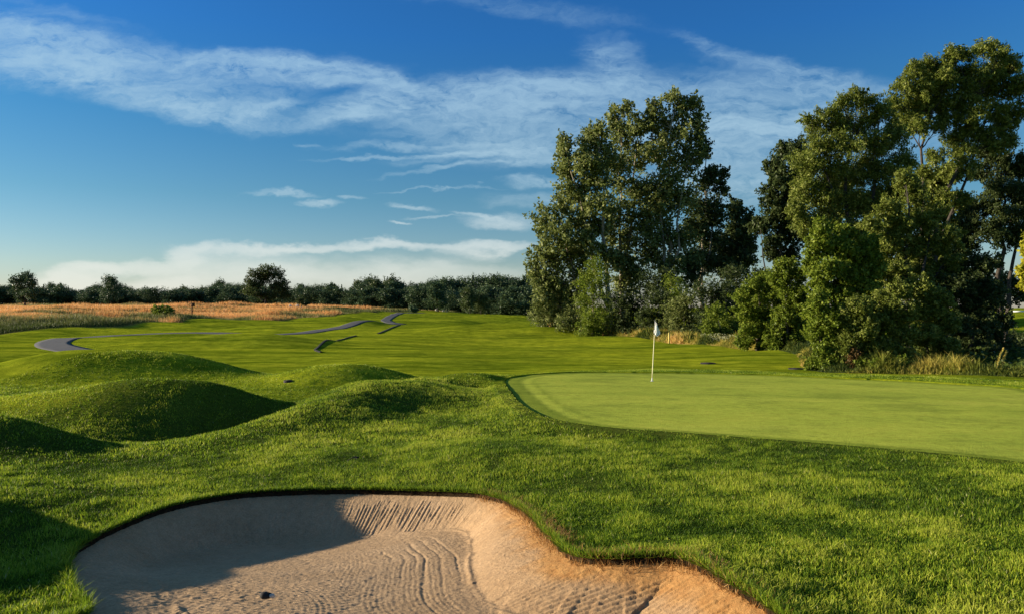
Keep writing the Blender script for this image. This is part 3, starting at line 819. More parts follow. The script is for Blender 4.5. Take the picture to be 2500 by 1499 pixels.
def build_poplars():
    P, B = M['poplar'], M['pale_bark']
    g = 'tall cottonwood trees of the clump beyond the flag'
    tree('cottonwood_tree', 586, 92, [(545,218,15,13),(556,236,20,17),(541,255,13,12),(563,258,20,15),(549,275,18,13),(580,225,17,15),(578,251,15,14),(563,205,14,12),(534,271,9,10),(583,275,16,12),(543,295,13,12),(560,290,14,13),(575,292,13,12)],
         9000, .40, P, B, 'low spreading grey-green cottonwood forming the left edge of the tall clump', group=g, seed=101, tops=[(556,215,.3),(575,240,.25)], r0=.3)
    tree('cottonwood_tree', 606, 90, [(563,146,8,13),(565,168,11,15),(588,141,11,15),(583,163,14,14),(600,133,10,10),(574,190,16,13),(596,178,16,15),(604,155,13,14),(600,204,15,12),(584,208,10,10),(596,226,14,12),(588,240,11,11),(612,262,13,11),(600,252,9,9)],
         9500, .40, P, B, 'cottonwood with two pale trunks and a leaf plume on its left shoulder', group=g, seed=102, tops=[(566,150,.3),(597,140,.35)], r0=.38, clump=.34)
    tree('cottonwood_tree', 622, 95, [(615,116,9,12),(627,108,8,9),(620,135,15,15),(636,128,13,14),(640,155,18,15),(619,170,15,15),(632,190,18,15),(618,215,15,14),(640,215,14,14),(630,240,14,14),(620,258,14,13),(636,268,15,13),(610,238,9,10),(626,285,15,12)],
         9500, .40, P, B, 'slim cottonwood in the middle of the tall clump left of its highest crown', group=g, seed=103, tops=[(616,118,.3),(638,130,.35)], r0=.4)
    tree('cottonwood_tree', 664, 93, [(655,108,10,11),(648,120,11,11),(674,98,10,10),(681,110,12,12),(695,103,9,11),(699,120,8,14),(665,128,16,15),(688,136,16,15),(700,150,9,12),(662,152,17,15),(684,165,18,16),(664,182,18,16),(660,210,18,15),(682,200,17,15),(664,236,17,14),(648,232,14,13),(650,255,15,13),(668,262,16,13),(684,240,14,13),(655,195,15,14),(690,262,14,12)],
         13500, .40, P, B, 'tallest cottonwood of the clump, twin domed tops with a white limb showing', group=g, seed=104, tops=[(676,100,.35),(655,115,.3),(697,112,.25)], r0=.45)
    tree('cottonwood_tree', 700, 96, [(704,148,7,10),(714,172,8,8),(724,176,6,8),(707,180,12,12),(722,190,8,8),(702,206,17,16),(716,215,12,12),(695,228,17,15),(714,240,16,14),(700,258,16,13),(716,262,14,12),(690,275,14,12),(728,270,12,11)],
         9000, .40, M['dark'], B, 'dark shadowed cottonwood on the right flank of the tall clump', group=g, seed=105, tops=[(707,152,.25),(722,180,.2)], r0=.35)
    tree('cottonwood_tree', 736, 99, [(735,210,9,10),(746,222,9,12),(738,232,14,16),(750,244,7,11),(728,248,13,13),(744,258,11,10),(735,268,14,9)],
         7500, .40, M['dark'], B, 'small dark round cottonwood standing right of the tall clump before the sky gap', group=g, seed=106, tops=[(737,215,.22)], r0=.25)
    # understorey
    S, g = M['shrub'], 'bushes and small trees under the tall clump'
    tree('small_tree', 593, 85, [(594,266,11,10),(601,278,13,12),(587,282,12,11),(598,295,14,11),(584,300,11,10),(604,308,12,8)], 7500, .20, M['shrub'], B, 'olive round-headed small tree in front of the two pale cottonwood trunks', group=g, seed=111, tops=[(595,268,.12)], r0=.14)
    tree('bush', 552, 92, [(546,305,14,10),(560,300,13,12),(540,288,9,10),(555,314,16,8)], 5500, .24, M['poplar'], B, 'bush at the left foot of the clump above the tan weeds', 'bush', g, 112, r0=.1)
    tree('bush', 580, 88, [(575,312,14,10),(588,316,11,8),(568,322,12,6)], 4500, .22, M['poplar'], B, 'low bush just left of the two pale cottonwood trunks', 'bush', g, 113, r0=.1)
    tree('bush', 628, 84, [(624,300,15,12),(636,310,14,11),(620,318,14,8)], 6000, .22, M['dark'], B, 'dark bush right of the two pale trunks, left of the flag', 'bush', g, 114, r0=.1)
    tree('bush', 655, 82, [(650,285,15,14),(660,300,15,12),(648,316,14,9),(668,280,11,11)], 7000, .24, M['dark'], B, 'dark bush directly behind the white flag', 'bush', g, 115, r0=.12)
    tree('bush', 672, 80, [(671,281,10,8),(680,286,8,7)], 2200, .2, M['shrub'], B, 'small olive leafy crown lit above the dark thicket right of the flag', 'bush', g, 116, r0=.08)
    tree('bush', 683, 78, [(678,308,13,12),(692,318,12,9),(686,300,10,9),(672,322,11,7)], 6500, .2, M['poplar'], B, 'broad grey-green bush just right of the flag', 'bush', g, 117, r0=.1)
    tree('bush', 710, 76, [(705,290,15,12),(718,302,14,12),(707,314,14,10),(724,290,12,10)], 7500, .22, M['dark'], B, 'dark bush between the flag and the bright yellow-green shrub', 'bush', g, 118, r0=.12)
    tree('bush', 722, 72, [(716,312,11,9),(726,322,13,8),(710,326,10,6)], 5000, .18, M['shrub'], B, 'low sunlit bush above the white blossoms', 'bush', g, 119, r0=.1)
    tree('small_tree', 740, 80, [(735,275,14,11),(750,285,14,12),(742,298,15,12),(760,275,12,10),(730,290,11,10)], 8000, .24, M['dark'], B, 'dark small tree closing the dip between the two tall clumps', group=g, seed=120, r0=.14)

def build_right_trees():
    g = 'large trees of the near clump beyond the green'
    Wm, B, D = M['willow'], M['bark'], M['dark']
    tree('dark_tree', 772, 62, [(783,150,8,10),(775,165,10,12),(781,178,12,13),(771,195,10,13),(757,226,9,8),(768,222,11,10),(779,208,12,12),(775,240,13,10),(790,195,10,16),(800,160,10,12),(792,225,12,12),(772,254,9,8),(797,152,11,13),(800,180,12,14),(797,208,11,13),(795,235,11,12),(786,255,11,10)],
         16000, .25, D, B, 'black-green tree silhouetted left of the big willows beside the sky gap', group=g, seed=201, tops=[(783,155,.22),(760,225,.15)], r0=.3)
    tree('willow_tree', 858, 47, [(815,126,12,9),(806,118,7,5),(828,115,12,8),(845,103,13,9),(856,94,9,7),(866,102,12,9),(882,112,12,11),(838,124,16,12),(862,122,17,12),(818,143,15,12),(843,146,18,14),(872,145,19,15),(897,135,14,14),(808,163,15,13),(830,172,19,15),(858,172,20,16),(888,172,18,16),(804,190,14,14),(822,200,18,15),(850,203,19,16),(880,203,18,16),(807,222,14,13),(895,232,15,13),(850,250,17,13),(822,246,14,12),(880,255,16,13),(905,160,12,12),(900,190,13,12),(835,230,18,14),(865,236,18,14),(795,210,9,9)],
         52000, .19, Wm, B, 'broad olive willow with sloping feathery top, widest of the near clump', group=g, seed=202, tops=[(845,110,.3),(815,135,.25),(880,120,.3)], r0=.45, droop=.9, W_=.36, clump=.34)
    tree('willow_tree', 925, 50, [(905,85,12,11),(915,70,11,8),(927,64,11,8),(938,76,12,11),(920,90,14,12),(905,107,14,12),(932,104,15,12),(892,102,9,9),(918,124,14,11),(938,125,9,9),(948,64,9,8),(955,54,10,8),(968,55,9,7),(985,48,12,8),(1000,54,11,9),(1012,66,9,12),(996,72,14,12),(974,72,14,12),(956,78,13,11),(964,95,15,12),(988,95,14,12),(1010,88,9,11),(975,114,14,11),(998,112,13,10),(1008,140,10,8),(968,132,12,11),(930,88,15,14),(935,158,10,9),(925,172,9,8),(950,172,10,9),(968,168,11,10),(945,195,9,8),(962,200,10,9),(945,80,14,13),(1005,125,13,11),(1018,112,10,12),(905,122,12,10),(955,138,13,9),(935,72,10,9),(1000,145,12,9),(985,135,12,10),(1022,85,10,12),(990,80,14,12),(950,105,14,11),(920,106,13,11),(950,118,10,9),(962,152,13,10)],
         54000, .20, Wm, B, 'tallest willow, airy crown leaning to the right frame edge on two bare dark limbs', group=g, seed=203, tops=[(922,80,.24),(985,62,.30),(1006,80,.2)], r0=.55, droop=.9, W_=.36, clump=.33)
    tree('willow_tree', 1004, 52, [(985,150,13,9),(998,160,13,10),(980,172,12,9),(1012,172,13,11),(1026,165,12,12),(1000,188,16,12),(1022,195,14,13),(985,205,14,11),(1008,215,15,12),(970,222,13,12),(992,232,16,12),(1020,235,14,13),(1034,210,12,14),(965,245,14,11)],
         26000, .20, M['dark'], B, 'dark-leaved willow at the right frame edge below the tallest crown', group=g, seed=204, tops=[(1000,150,.25),(1022,170,.2)], r0=.4, droop=.8, W_=.4, clump=.32)
    tree('willow_tree', 905, 43, [(892,210,13,12),(905,180,12,12),(915,198,14,13),(900,225,16,14),(925,222,14,13),(940,210,9,9),(885,243,16,13),(912,248,17,13),(938,243,14,12),(925,270,17,12),(895,268,17,12),(950,262,12,10),(950,235,12,11),(960,280,13,11),(875,225,13,12),(880,280,15,12),(910,290,15,12),(940,285,14,12)],
         30000, .17, Wm, B, 'willow with pale-tipped leaves in the centre of the near clump', group=g, seed=205, tops=[(906,185,.2),(935,215,.2)], r0=.35, droop=.7, W_=.42)
    tree('bush', 992, 45, [(985,318,13,12),(975,335,13,11),(995,335,11,9),(990,300,12,11),(1003,318,9,9)], 9000, .17, M['dark'], B, 'dark bush under the right-hand willow above the yellow weeds', 'bush', g, 206, r0=.08)
    tree('dark_tree', 948, 57, [(925,185,13,13),(945,175,12,12),(940,200,14,13),(920,215,13,12),(950,225,14,13),(930,245,15,13),(955,255,14,12),(965,205,11,11),(940,270,15,12),(915,262,14,12),(970,280,14,11)], 17000, .22, M['willow'], B, 'olive tree filling the heart of the near clump behind the willows', group=g, seed=207, tops=[(940,185,.2)], r0=.3, droop=.6)
    tree('dark_tree', 872, 54, [(840,190,14,13),(860,205,14,13),(885,200,14,13),(855,235,15,13),(885,235,15,13),(830,215,13,12),(870,265,16,13),(900,270,14,12),(845,262,14,12)], 16000, .22, M['dark'], B, 'dark tree closing the gaps behind the broad willow', group=g, seed=208, tops=[(870,195,.2)], r0=.3)
    g2 = 'leafy small trees and bushes at the foot of the near clump'
    S, G = M['shrub'], M['gold']
    tree('maple_tree', 838, 41, [(820,240,12,11),(813,252,10,10),(838,246,14,12),(856,256,14,12),(812,268,9,9),(822,228,10,9),(845,232,10,9),(866,242,11,10),(828,268,15,12),(850,276,16,12),(872,265,13,12),(820,288,13,11),(840,296,15,12),(866,290,15,12)],
         26000, .16, S, B, 'yellow-green leafy maple bulging from the left of the near clump', group=g2, seed=211, tops=[(830,250,.14),(860,260,.14)], r0=.2, W_=.7)
    tree('bush', 822, 38.5, [(815,308,11,12),(826,318,12,12),(812,330,9,10),(828,338,13,10),(838,322,12,12),(818,297,9,8)], 12000, .13, S, B, 'bright leafy bush at the low left corner of the near clump', 'bush', g2, 212, r0=.08, W_=.75)
    tree('bush', 857, 37.8, [(852,318,13,12),(866,328,13,12),(850,338,12,11),(870,346,14,10),(845,352,12,8),(860,305,12,10)], 13000, .13, M['willow'], B, 'olive bush with a rusty patch below the maple', 'bush', g2, 213, r0=.08, W_=.6)
    tree('bush', 893, 38, [(885,300,14,12),(900,312,15,12),(882,322,14,12),(905,333,15,12),(888,345,14,10),(900,290,12,10)], 17000, .14, M['willow'], B, 'tall olive bush in the middle foot of the near clump', 'bush', g2, 214, r0=.1, W_=.6)
    tree('bush', 930, 39, [(922,290,13,12),(938,300,14,12),(925,312,13,12),(945,322,13,12),(928,335,14,12),(948,345,12,10),(935,355,12,8)], 17000, .14, M['willow'], B, 'bush with scattered shiny leaves right of centre in the near clump', 'bush', g2, 215, r0=.1, W_=.6)
    tree('bush', 970, 42, [(958,285,14,12),(975,275,14,12),(985,262,13,11),(968,305,15,13),(988,292,14,12),(960,325,13,12),(980,322,14,12),(965,342,12,9)], 18000, .16, M['dark'], B, 'shadowy dark bush at the right end of the near clump', 'bush', g2, 216, r0=.1, W_=.6)
    tree('rusty_shrub', 855, 37.4, [(855,352,5,5),(851,356,5,4)], 500, .11, M['autumn'], B, 'small rust-brown shrub at the foot of the olive bush', 'shrub', g2, 217, r0=.04)
    tree('bush', 880, 36.8, [(868,362,9,6),(884,363,11,6),(900,362,9,6),(915,364,10,5)], 5200, .11, S, B, 'knee-high yellow-green bush fringe in front of the near clump', 'bush', g2, 218, r0=.03, W_=.8)
    tree('shrub_tree', 757, 58, [(742,297,9,9),(751,286,10,9),(762,279,10,9),(757,302,14,12),(770,293,12,11),(752,320,12,9),(746,312,11,9),(765,318,13,11),(780,306,10,12)], 15000, .17, S, B, 'rounded bright yellow-green shrub tree between the two clumps', group=g2, seed=219, r0=.12, W_=.7)
    tree('shrub_tree', 788, 56, [(785,266,11,9),(796,274,11,11),(778,278,11,10),(790,290,13,12),(800,300,11,14),(784,315,13,12),(798,325,11,12),(775,330,10,8)], 15000, .16, M['shrub'], B, 'darker shrub tree squeezed behind the bright rounded one', group=g2, seed=220, r0=.12, W_=.7)
    tree('yellow_tree', 1040, 28, [(1032,250,12,9),(1025,270,7,6),(1034,272,10,9),(1027,285,8,7),(1042,240,13,11),(1050,262,15,13)], 5500, .13, G, B, 'bright golden leafy branch ends entering at the right frame edge', group=g, seed=221, r0=.12, W_=.7)
    # shaded trees well behind the right clump
    tree('dark_tree', 1000, 88, [(985,290,14,10),(1002,283,14,12),(1020,288,14,12),(1036,280,14,14),(970,285,14,12),(995,302,12,7),(950,280,14,14),(930,270,14,14)], 12000, .3, M['dark'], B, 'shaded dark tree far behind the near clump above the white rail', group=g, seed=222, r0=.2)
    for i, (px, Y, sc) in enumerate([(960,60,1.0),(1000,62,.9),(1035,58,1.1),(985,48,.7),(1020,46,.6)]):
        base = 322+ (12 if i < 3 else 22)
        z = tz((px-CX)/F*Y, Y); by = CY-z*F/Y
        tree('thicket_bush', px, Y, [(px-8,by-7*sc,12*sc,8*sc),(px+8,by-8*sc,12*sc,9*sc),(px,by-14*sc,9*sc,8*sc)], 3500, .16, M['dark'], B,
             'dark low thicket bush in shade at the right edge behind the yellow weeds', 'bush', 'thicket bushes in shade at the right edge', 230+i, r0=.05)

def proto_tree(name, H, wd, mat, seed, nleaf, leaf, kind='round'):
    r = np.random.default_rng(seed); lob = []
    if kind == 'round':
        for k in range(11):
            a = r.uniform(0, 2*math.pi); q = r.uniform(0, 1)
            zc = H*(.22+.62*q); rad = wd*.5*math.sqrt(max(.05, 1-((q-.35)/.75)**2))*.62
            s = wd*r.uniform(.17, .27); lob.append((rad*math.cos(a), rad*math.sin(a), zc, s, s, s*.9))
        lob.append((0, 0, H*.88, wd*.2, wd*.2, H*.12)); lob.append((0, 0, H*.5, wd*.3, wd*.3, H*.25))
    elif kind == 'cone':
        for k in range(9):
            q = k/8; s = wd*.5*(1-q*.85)*.6; a = k*2.4
            lob.append((s*.5*math.cos(a), s*.5*math.sin(a), H*(.12+.84*q), s, s, H*.10))
    e = empty(name, (0, 0, 0), 'x', 'tree')
    t = limbs('trunk', (0, 0, 0), [((0, 0, H*.75), .02*H)], lob, .02*H, M['bark'], seed+1, e, twig=False)
    c = crown('crown', lob, nleaf, leaf, leaf*.75, mat, seed+2, .2, .36, .45, e)
    note(e, t, c); return e

def put(o, px, Y, s, label, cat='tree', group=None, first=None, rz=None):
    x = (px-CX)/F*Y; o.location = (x, Y, tz(x, Y)-.1); o.scale = (s, s, s)
    o.rotation_euler[2] = random.uniform(0, 6.28) if rz is None else rz
    tag(o, label, cat, group); return o

def build_far_trees():
    r = np.random.default_rng(77)
    protos = [proto_tree('broadleaf_tree', 12, 11, M['far'], 301, 6000, .42), proto_tree('broadleaf_tree', 12, 9, M['far'], 311, 5000, .5),
              proto_tree('broadleaf_tree', 11, 12, M['far'], 321, 6200, .42), proto_tree('broadleaf_tree', 12, 10, M['faryel'], 331, 5000, .5),
              proto_tree('conifer_tree', 13, 6, M['far'], 341, 3600, .45, 'cone'), proto_tree('broadleaf_tree', 12, 12, M['far'], 351, 5600, .42)]
    used = set(); G = 'trees of the far woodland edge'
    def inst(k):
        if k not in used:
            used.add(k); return protos[k]
        return copy_tree(protos[k])
    # skyline profile: px -> height of wood's top row
    prof_x = [0, 20, 40, 55, 90, 110, 130, 150, 165, 190, 215, 240, 290, 310, 330, 350, 370, 400, 440, 460, 480, 500, 540, 600]
    prof_y = [289, 291, 288, 286, 286, 288, 289, 289, 291, 288, 283, 285, 288, 283, 285, 287, 280, 284, 281, 279, 277, 278, 277, 276]
    px = -110
    lab = 'dark green broadleaf tree in the unbroken far woodland edge on the horizon'
    while px < 560:
        Y = np.interp(px, [0, 250, 400, 560], [300, 290, 265, 235])+r.uniform(-8, 14)
        top = np.interp(px, prof_x, prof_y)+r.uniform(-2.5, 4.5)
        k = int(r.choice([0, 1, 2, 3, 4, 5], p=[.22, .18, .22, .10, .08, .2]))
        x = (px-CX)/F*Y; zb = tz(x, Y); zt = -(top-CY)/F*Y; H = zt-zb
        s = H/(11.0 if k != 4 else 12.6)
        o = inst(k); put(o, px, Y, s, lab, 'tree', G)
        sx = r.uniform(.7, 1.1); o.scale = (s*sx, s*sx, s)
        px += r.uniform(5, 9)
    # a second, nearer and lower row that closes the foot of the wood
    px = -105
    while px < 560:
        Y = np.interp(px, [0, 250, 400, 560], [285, 272, 245, 215])+r.uniform(-6, 6)
        k = int(r.choice([0, 2, 5, 1])); o = inst(k)
        s = r.uniform(.6, .8)*np.interp(px, [0, 400, 560], [.95, 1, 1.1])
        put(o, px, Y, s, lab, 'tree', G); o.scale = (s*1.35, s*1.35, s); o.location.z -= 1.0
        px += r.uniform(8, 12)
    def one(k, px, Y, s, label, sx=1.0):
        o = inst(k); put(o, px, Y, s, label, 'tree'); o.scale = (s*sx, s*sx, s); return o
    one(0, 111, 262, .92, 'taller rounded tree standing out of the far wood on the left', .75)
    one(3, 470, 200, .62, 'olive yellow slim tree at the near edge of the dark wood beside the fairway end', .8)
    one(3, 481, 202, .50, 'shorter olive tree hugging the slim yellow-olive one', .9)
    one(1, 438, 212, .72, 'mid-green tree bulging forward of the far wood right of centre', 1.0)
    # two landmark trees
    r2 = np.random.default_rng(5)
    tree('lone_tree', 266, 225, [(266,270,8,6),(256,274,7,6),(277,274,7,6),(250,283,6,6),(283,284,6,6),(253,292,8,5),(262,295,6,4),(279,293,8,5),(271,296,6,4),(247,290,5,6),(286,291,5,6),(266,280,6,4),(257,284,7,5),(276,285,7,5),(266,294,6,4),(266,275,9,5)],
         10000, .42, M['dark'], M['bark'], 'lone round dark tree standing alone behind the meadow, sky showing through its middle', seed=401, tops=[(266,275,.3),(256,280,.2),(277,281,.2)], r0=.5, clump=.36)
    tree('oak_tree', 25, 215, [(24,277,9,5),(17,281,6,4),(31,282,6,5),(22,288,8,5),(29,293,8,5),(20,296,6,4),(34,292,5,4),(25,299,5,3)],
         4500, .42, M['far'], M['bark'], 'spreading oak rising above the far wood near the left frame edge', seed=402, tops=[(24,280,.3)], r0=.4, clump=.36)
    # bushes in the meadow
    tree('meadow_bush', 162, 118, [(157,309,6,4),(164,309,7,4.5),(169,311,5,3.5),(161,312,7,3.5)], 3200, .28, M['shrub'], M['bark'], 'round green bush standing in the orange meadow', 'bush', seed=403, r0=.06)
    tree('meadow_bush', 302, 190, [(300,301,4,3.5),(305,302,4,3),(302,304,5,3)], 1300, .35, M['dark'], M['bark'], 'small olive bush in the meadow right of the lone tree beside pale rocks', 'bush', seed=404, r0=.06)
    tree('meadow_bush', 414, 205, [(412,308,3.5,2.5),(416,309,3.5,2.5)], 900, .35, M['far'], M['bark'], 'tiny dark bush at the meadow end near the path', 'bush', seed=405, r0=.06)

# ------------------------------------------------------------------ small things
def lathe(prof, k=20):
    V = []; f = []
    for r_, z in prof:
        for j in range(k):
            a = 2*math.pi*j/k; V.append((r_*math.cos(a), r_*math.sin(a), z))
    for i in range(len(prof)-1):
        for j in range(k): f.append((i*k+j, i*k+(j+1) % k, (i+1)*k+(j+1) % k, (i+1)*k+j))
    return np.array(V), np.array(f)
def box(cx, cy, cz, sx, sy, sz):
    V = np.array([(cx+a*sx/2, cy+b*sy/2, cz+c*sz/2) for c in (-1, 1) for a, b in ((-1,-1),(1,-1),(1,1),(-1,1))])
    f = np.array([(0,3,2,1),(4,5,6,7),(0,1,5,4),(1,2,6,5),(2,3,7,6),(3,0,4,7)])
    return V, f, np.zeros((0, 3), int)
def lump(name, sx, sy, sz, mat, seed, parent=None):
    import bmesh
    bm = bmesh.new(); bmesh.ops.create_icosphere(bm, subdivisions=3, radius=1)
    r = np.random.default_rng(seed); k = r.normal(0, 1, (5, 3))
    for v in bm.verts:
        s = 1+.14*sum(math.sin(v.co.dot(Vector(q))*1.6+i) for i, q in enumerate(k))*.6
        v.co = Vector((v.co.x*sx*s, v.co.y*sy*s, v.co.z*sz*s))
    me = bpy.data.meshes.new(name); bm.to_mesh(me); bm.free(); me.materials.append(mat)
    for p in me.polygons: p.use_smooth = True
    return add(name, me, parent)

def build_flag():
    x, y = on_green(652, 380.5); z = float(green_z(x, y))
    e = empty('flagstick', (x, y, z), 'pale yellow flagstick with limp white flag standing in the hole on the green', 'flagstick')
    H = 2.12; lean = Vector((.11, 0, 0))
    def seg(name, z0, z1, r0, r1, mat):
        P = [(lean.x*t/H, 0, t) for t in np.linspace(z0, z1, 8)]
        V, f, t3 = tube(P, np.linspace(r0, r1, 8), 12)
        return add(name, mesh_np(name, V, [f, t3], mat), e)
    seg('ferrule', -.06, .10, .019, .017, M['white']); seg('pole', .10, 1.72, .016, .012, M['pole'])
    seg('pole_tip', 1.72, H, .008, .006, M['metal'])
    for hh in (.55, .95, 1.35):
        pass
    seg('collar', 1.66, 1.76, .021, .021, M['white'])
    seg('flag_sleeve', 1.60, 2.08, .0125, .0125, M['metal'])
    # limp flag: folded cloth hanging down from the sleeve top
    nu, nv = 26, 44; V = []
    for i in range(nu):
        u = i/(nu-1)
        for j in range(nv):
            v = j/(nv-1)
            wdt = .04+.155*math.sin(min(1, v*1.15)*math.pi*.62)**1.1*(1-.55*max(0, v-.82)/.18)
            fold = math.sin(u*17+v*2.2)*.022*(.4+v)+math.sin(u*6.5+1+v*3)*.02
            zz = 2.03-v*.455+.035*math.sin(u*4+v*2)-.05*u*(1-v)
            V.append((.105*zz/H*1.0+.022+u*wdt*.88+.006*math.sin(v*9), fold, zz))
    i = np.arange(nu*nv).reshape(nu, nv); q = np.stack([i[:-1,:-1], i[1:,:-1], i[1:,1:], i[:-1,1:]], -1).reshape(-1, 4)
    fl = add('flag', mesh_np('flag', np.array(V), [q], M['white']), e)
    s = fl.modifiers.new('s', 'SOLIDIFY'); s.thickness = .003
    # the cup
    V, f = lathe([(.054, .004), (.056, .006), (.053, -.02), (.053, -.10), (.001, -.10)], 24)
    add('cup', mesh_np('cup', V, [f], M['hole']), e)

def place_on(px, py, Y):
    x = (px-CX)/F*Y; return x, Y, tz(x, Y)

def build_props(sand):
    gx, gy, zs = sand
    # dark stone with a pale chip beside it, on the sand
    zf = lambda a, b_: float(zs[min(len(gx)-1, int((a-gx[0])/.017)), min(len(gy)-1, int((b_-gy[0])/.017))])
    Y = 5.98; x = (266-CX)/F*Y
    Y2 = 5.6; 
    for yy in np.arange(4.6, 7.5, .01):
        xx = (265.5-CX)/F*yy
        if zf(xx, yy) >= -(596.5-CY)/F*yy: Y2 = yy; break
    x = (265.5-CX)/F*Y2; z = zf(x, Y2)
    e = empty('stone', (x, Y2, z), 'small black stone lying on the raked bunker sand', 'stone')
    lump('body', .046, .03, .019, M['dark_stone'], 3, e).location = (0, 0, .012)
    x3 = (272-CX)/F*Y2; e = lump('pebble', .018, .014, .016, M['rock'], 4); e.location = (x3+.002, Y2-.004, zf(x3, Y2)+.012)
    tag(e, 'cream pebble touching the right end of the black stone', 'pebble')
    # twig in the rough
    Yt = 9.6; xt = (353-CX)/F*Yt
    for yy in np.arange(8.5, 13, .02):
        if tz((353-CX)/F*yy, yy) >= -(462.5-CY)/F*yy: Yt = yy; break
    xt = (353-CX)/F*Yt; zt = tz(xt, Yt)
    V, f, t3 = tube([(-.07, -.03, .03), (-.02, -.01, .055), (.03, .01, .07), (.075, .015, .06)], [.004, .006, .010, .013], 7)
    V2, f2, t32 = tube([(.03, .01, .07), (.055, -.02, .05), (.065, -.03, .03)], [.007, .005, .003], 6)
    VV, ff = merge([(V, f, t3), (V2, f2, t32)])
    o = add('twig', mesh_np('twig', VV, ff, M['dark_stone'])); o.location = (xt, Yt, zt+.01); o.scale = (1.15, 1.15, 1.15)
    tag(o, 'short dark broken twig lying in the rough grass above the bunker', 'twig')
    # marker post in the meadow
    x, y, z = place_on(192, 313, 121)
    e = empty('marker_post', (x, y, z), 'brown wooden post with a small box on top in the orange meadow', 'post')
    add('post', mesh_np('post', *box3(0, 0, .85, .16, .16, 1.9), M['wood']), e)
    add('nest_box', mesh_np('nest_box', *box3(.14, 0, 2.02, .55, .35, .52), M['wood']), e)
    add('roof', mesh_np('roof', *box3(.14, 0, 2.32, .68, .5, .07), M['wood']), e)
    # pale rocks
    rk = [(290.5, 186, .45, 'leftmost of the pale rocks beside the small meadow bush'), (293.8, 186, .35, 'low pale rock second from left beside the small meadow bush'),
          (297.4, 187, .55, 'whitest upright pale rock against the small meadow bush'), (301.5, 187, .3, 'smallest pale rock at the foot of the small meadow bush')]
    for i, (px, Y, s, lb) in enumerate(rk):
        x, y, z = place_on(px, 0, Y); o = lump('rock', s*.75, s*.6, s*.8, M['rock'], 20+i); o.location = (x, y, z+s*.75); tag(o, lb, 'rock', 'pale rocks in the meadow')
    for i, (px, Y, s, lb) in enumerate([(437, 214, .55, 'pale rock at the meadow end before the dark wood'), (443.5, 216, .45, 'grey rock just right of the pale one before the dark wood'), (446.5, 216, .3, 'smallest rock of the three before the dark wood')]):
        x, y, z = place_on(px, 0, Y); o = lump('rock', s*.9, s*.6, s*.7, M['rock'], 30+i); o.location = (x, y, z+s*.6); tag(o, lb, 'rock', 'pale rocks before the dark wood')
    # short yellow stake right of the flag
    x, y, z = place_on(669, 0, 70)
    e = empty('stake', (x, y, z), 'short yellow hazard stake in the weeds just right of the flagstick', 'stake')
    add('shaft', mesh_np('shaft', *box3(0, 0, .40, .13, .13, 1.1), M['stake']), e)
    V, f = lathe([(.09, .95), (.001, 1.10)], 4); add('point', mesh_np('point', V, [f], M['stake']), e)
    # white rails at the right edge
    x0, y0, z0 = place_on(1012, 0, 84); z0 = -(310.8-CY)/F*84
    e = empty('rail_fence', (x0, y0, tz(x0, y0)), 'white rail fence glimpsed low through the trees at the right frame edge', 'fence')
    zr = z0-tz(x0, y0)
    for k in range(3):
        add('rail', mesh_np('rail', *box3(1.0+k*3.1, 0, zr, 2.2 if k else 1.7, .07, .16), M['white']), e)
    for k in range(4):
        add('fence_post', mesh_np('fence_post', *box3(-.45+k*3.1+.0, .09, zr*.5-.1, .12, .1, zr+.3), M['wood']), e)
    # tall mullein spikes by the yellow weeds
    for i, (px, hh, dx) in enumerate([(996, 1.25, .35), (1001, 1.15, .28)]):
        x, y, z = place_on(px, 0, 33.2)
        e = empty('mullein', (x, y, z), ('taller' if i == 0 else 'shorter')+' leaning flower spike rising from the yellow weeds at the right edge', 'plant', 'flower spikes in the yellow weeds')
        V, f, t3 = tube([(0, 0, 0), (dx*.3, 0, hh*.5), (dx, 0, hh)], [.018, .02, .012], 7); add('stem', mesh_np('stem', V, [f, t3], M['spike']), e)
        r = np.random.default_rng(i); pc = np.array([(dx*t*t, 0, hh*t) for t in r.uniform(.1, 1, 260)])+r.normal(0, .024, (260, 3))
        V, f = leaf_quads(pc, r.normal(0, 1, (260, 3)), .06, .03, -.5, r); add('flower_spike', mesh_np('flower_spike', V, [f], M['weed'], {'v': np.repeat(r.uniform(.4, .8, 260), 4)}, smooth=False), e)
    # sprinkler heads / drain covers set in the turf
    for px, py, s, lb in [(288.5, 380.5, .17, 'round black sprinkler cap in the lit turf beyond the near mound'), (796, 368.3, .36, 'flat dark drain cover in the turf behind the green'), (708, 362.8, .4, 'thin dark drain cover in the turf left of the other one')]:
        Yh = 24
        for yy in np.arange(16, 60, .05):
            if tz((px-CX)/F*yy, yy) >= -(py-CY)/F*yy: Yh = yy; break
        x, y, z = place_on(px, 0, Yh)
        e = empty('drain_cover' if 'drain' in lb else 'sprinkler_cap', (x, y, z), lb, 'drain cover' if 'drain' in lb else 'sprinkler cap')
        V, f = lathe([(s*1.1, -.05), (s*1.1, .035), (s, .045), (s*.92, .03), (.001, .03)], 20); add('rim', mesh_np('rim', V, [f], M['dark_stone']), e)
        V, f = lathe([(s*.7, .031), (s*.66, .05), (.001, .055)], 16); add('cap', mesh_np('cap', V, [f], M['dark_stone']), e)

def box3(*a):
    V, f, _ = box(*a); return V, [f]
M['stake'] = plain('stake_paint', (.62, .50, .14), .6, 9, .15)
M['spike'] = plain('spike_stem', (.30, .32, .10), .8, 9, .3)

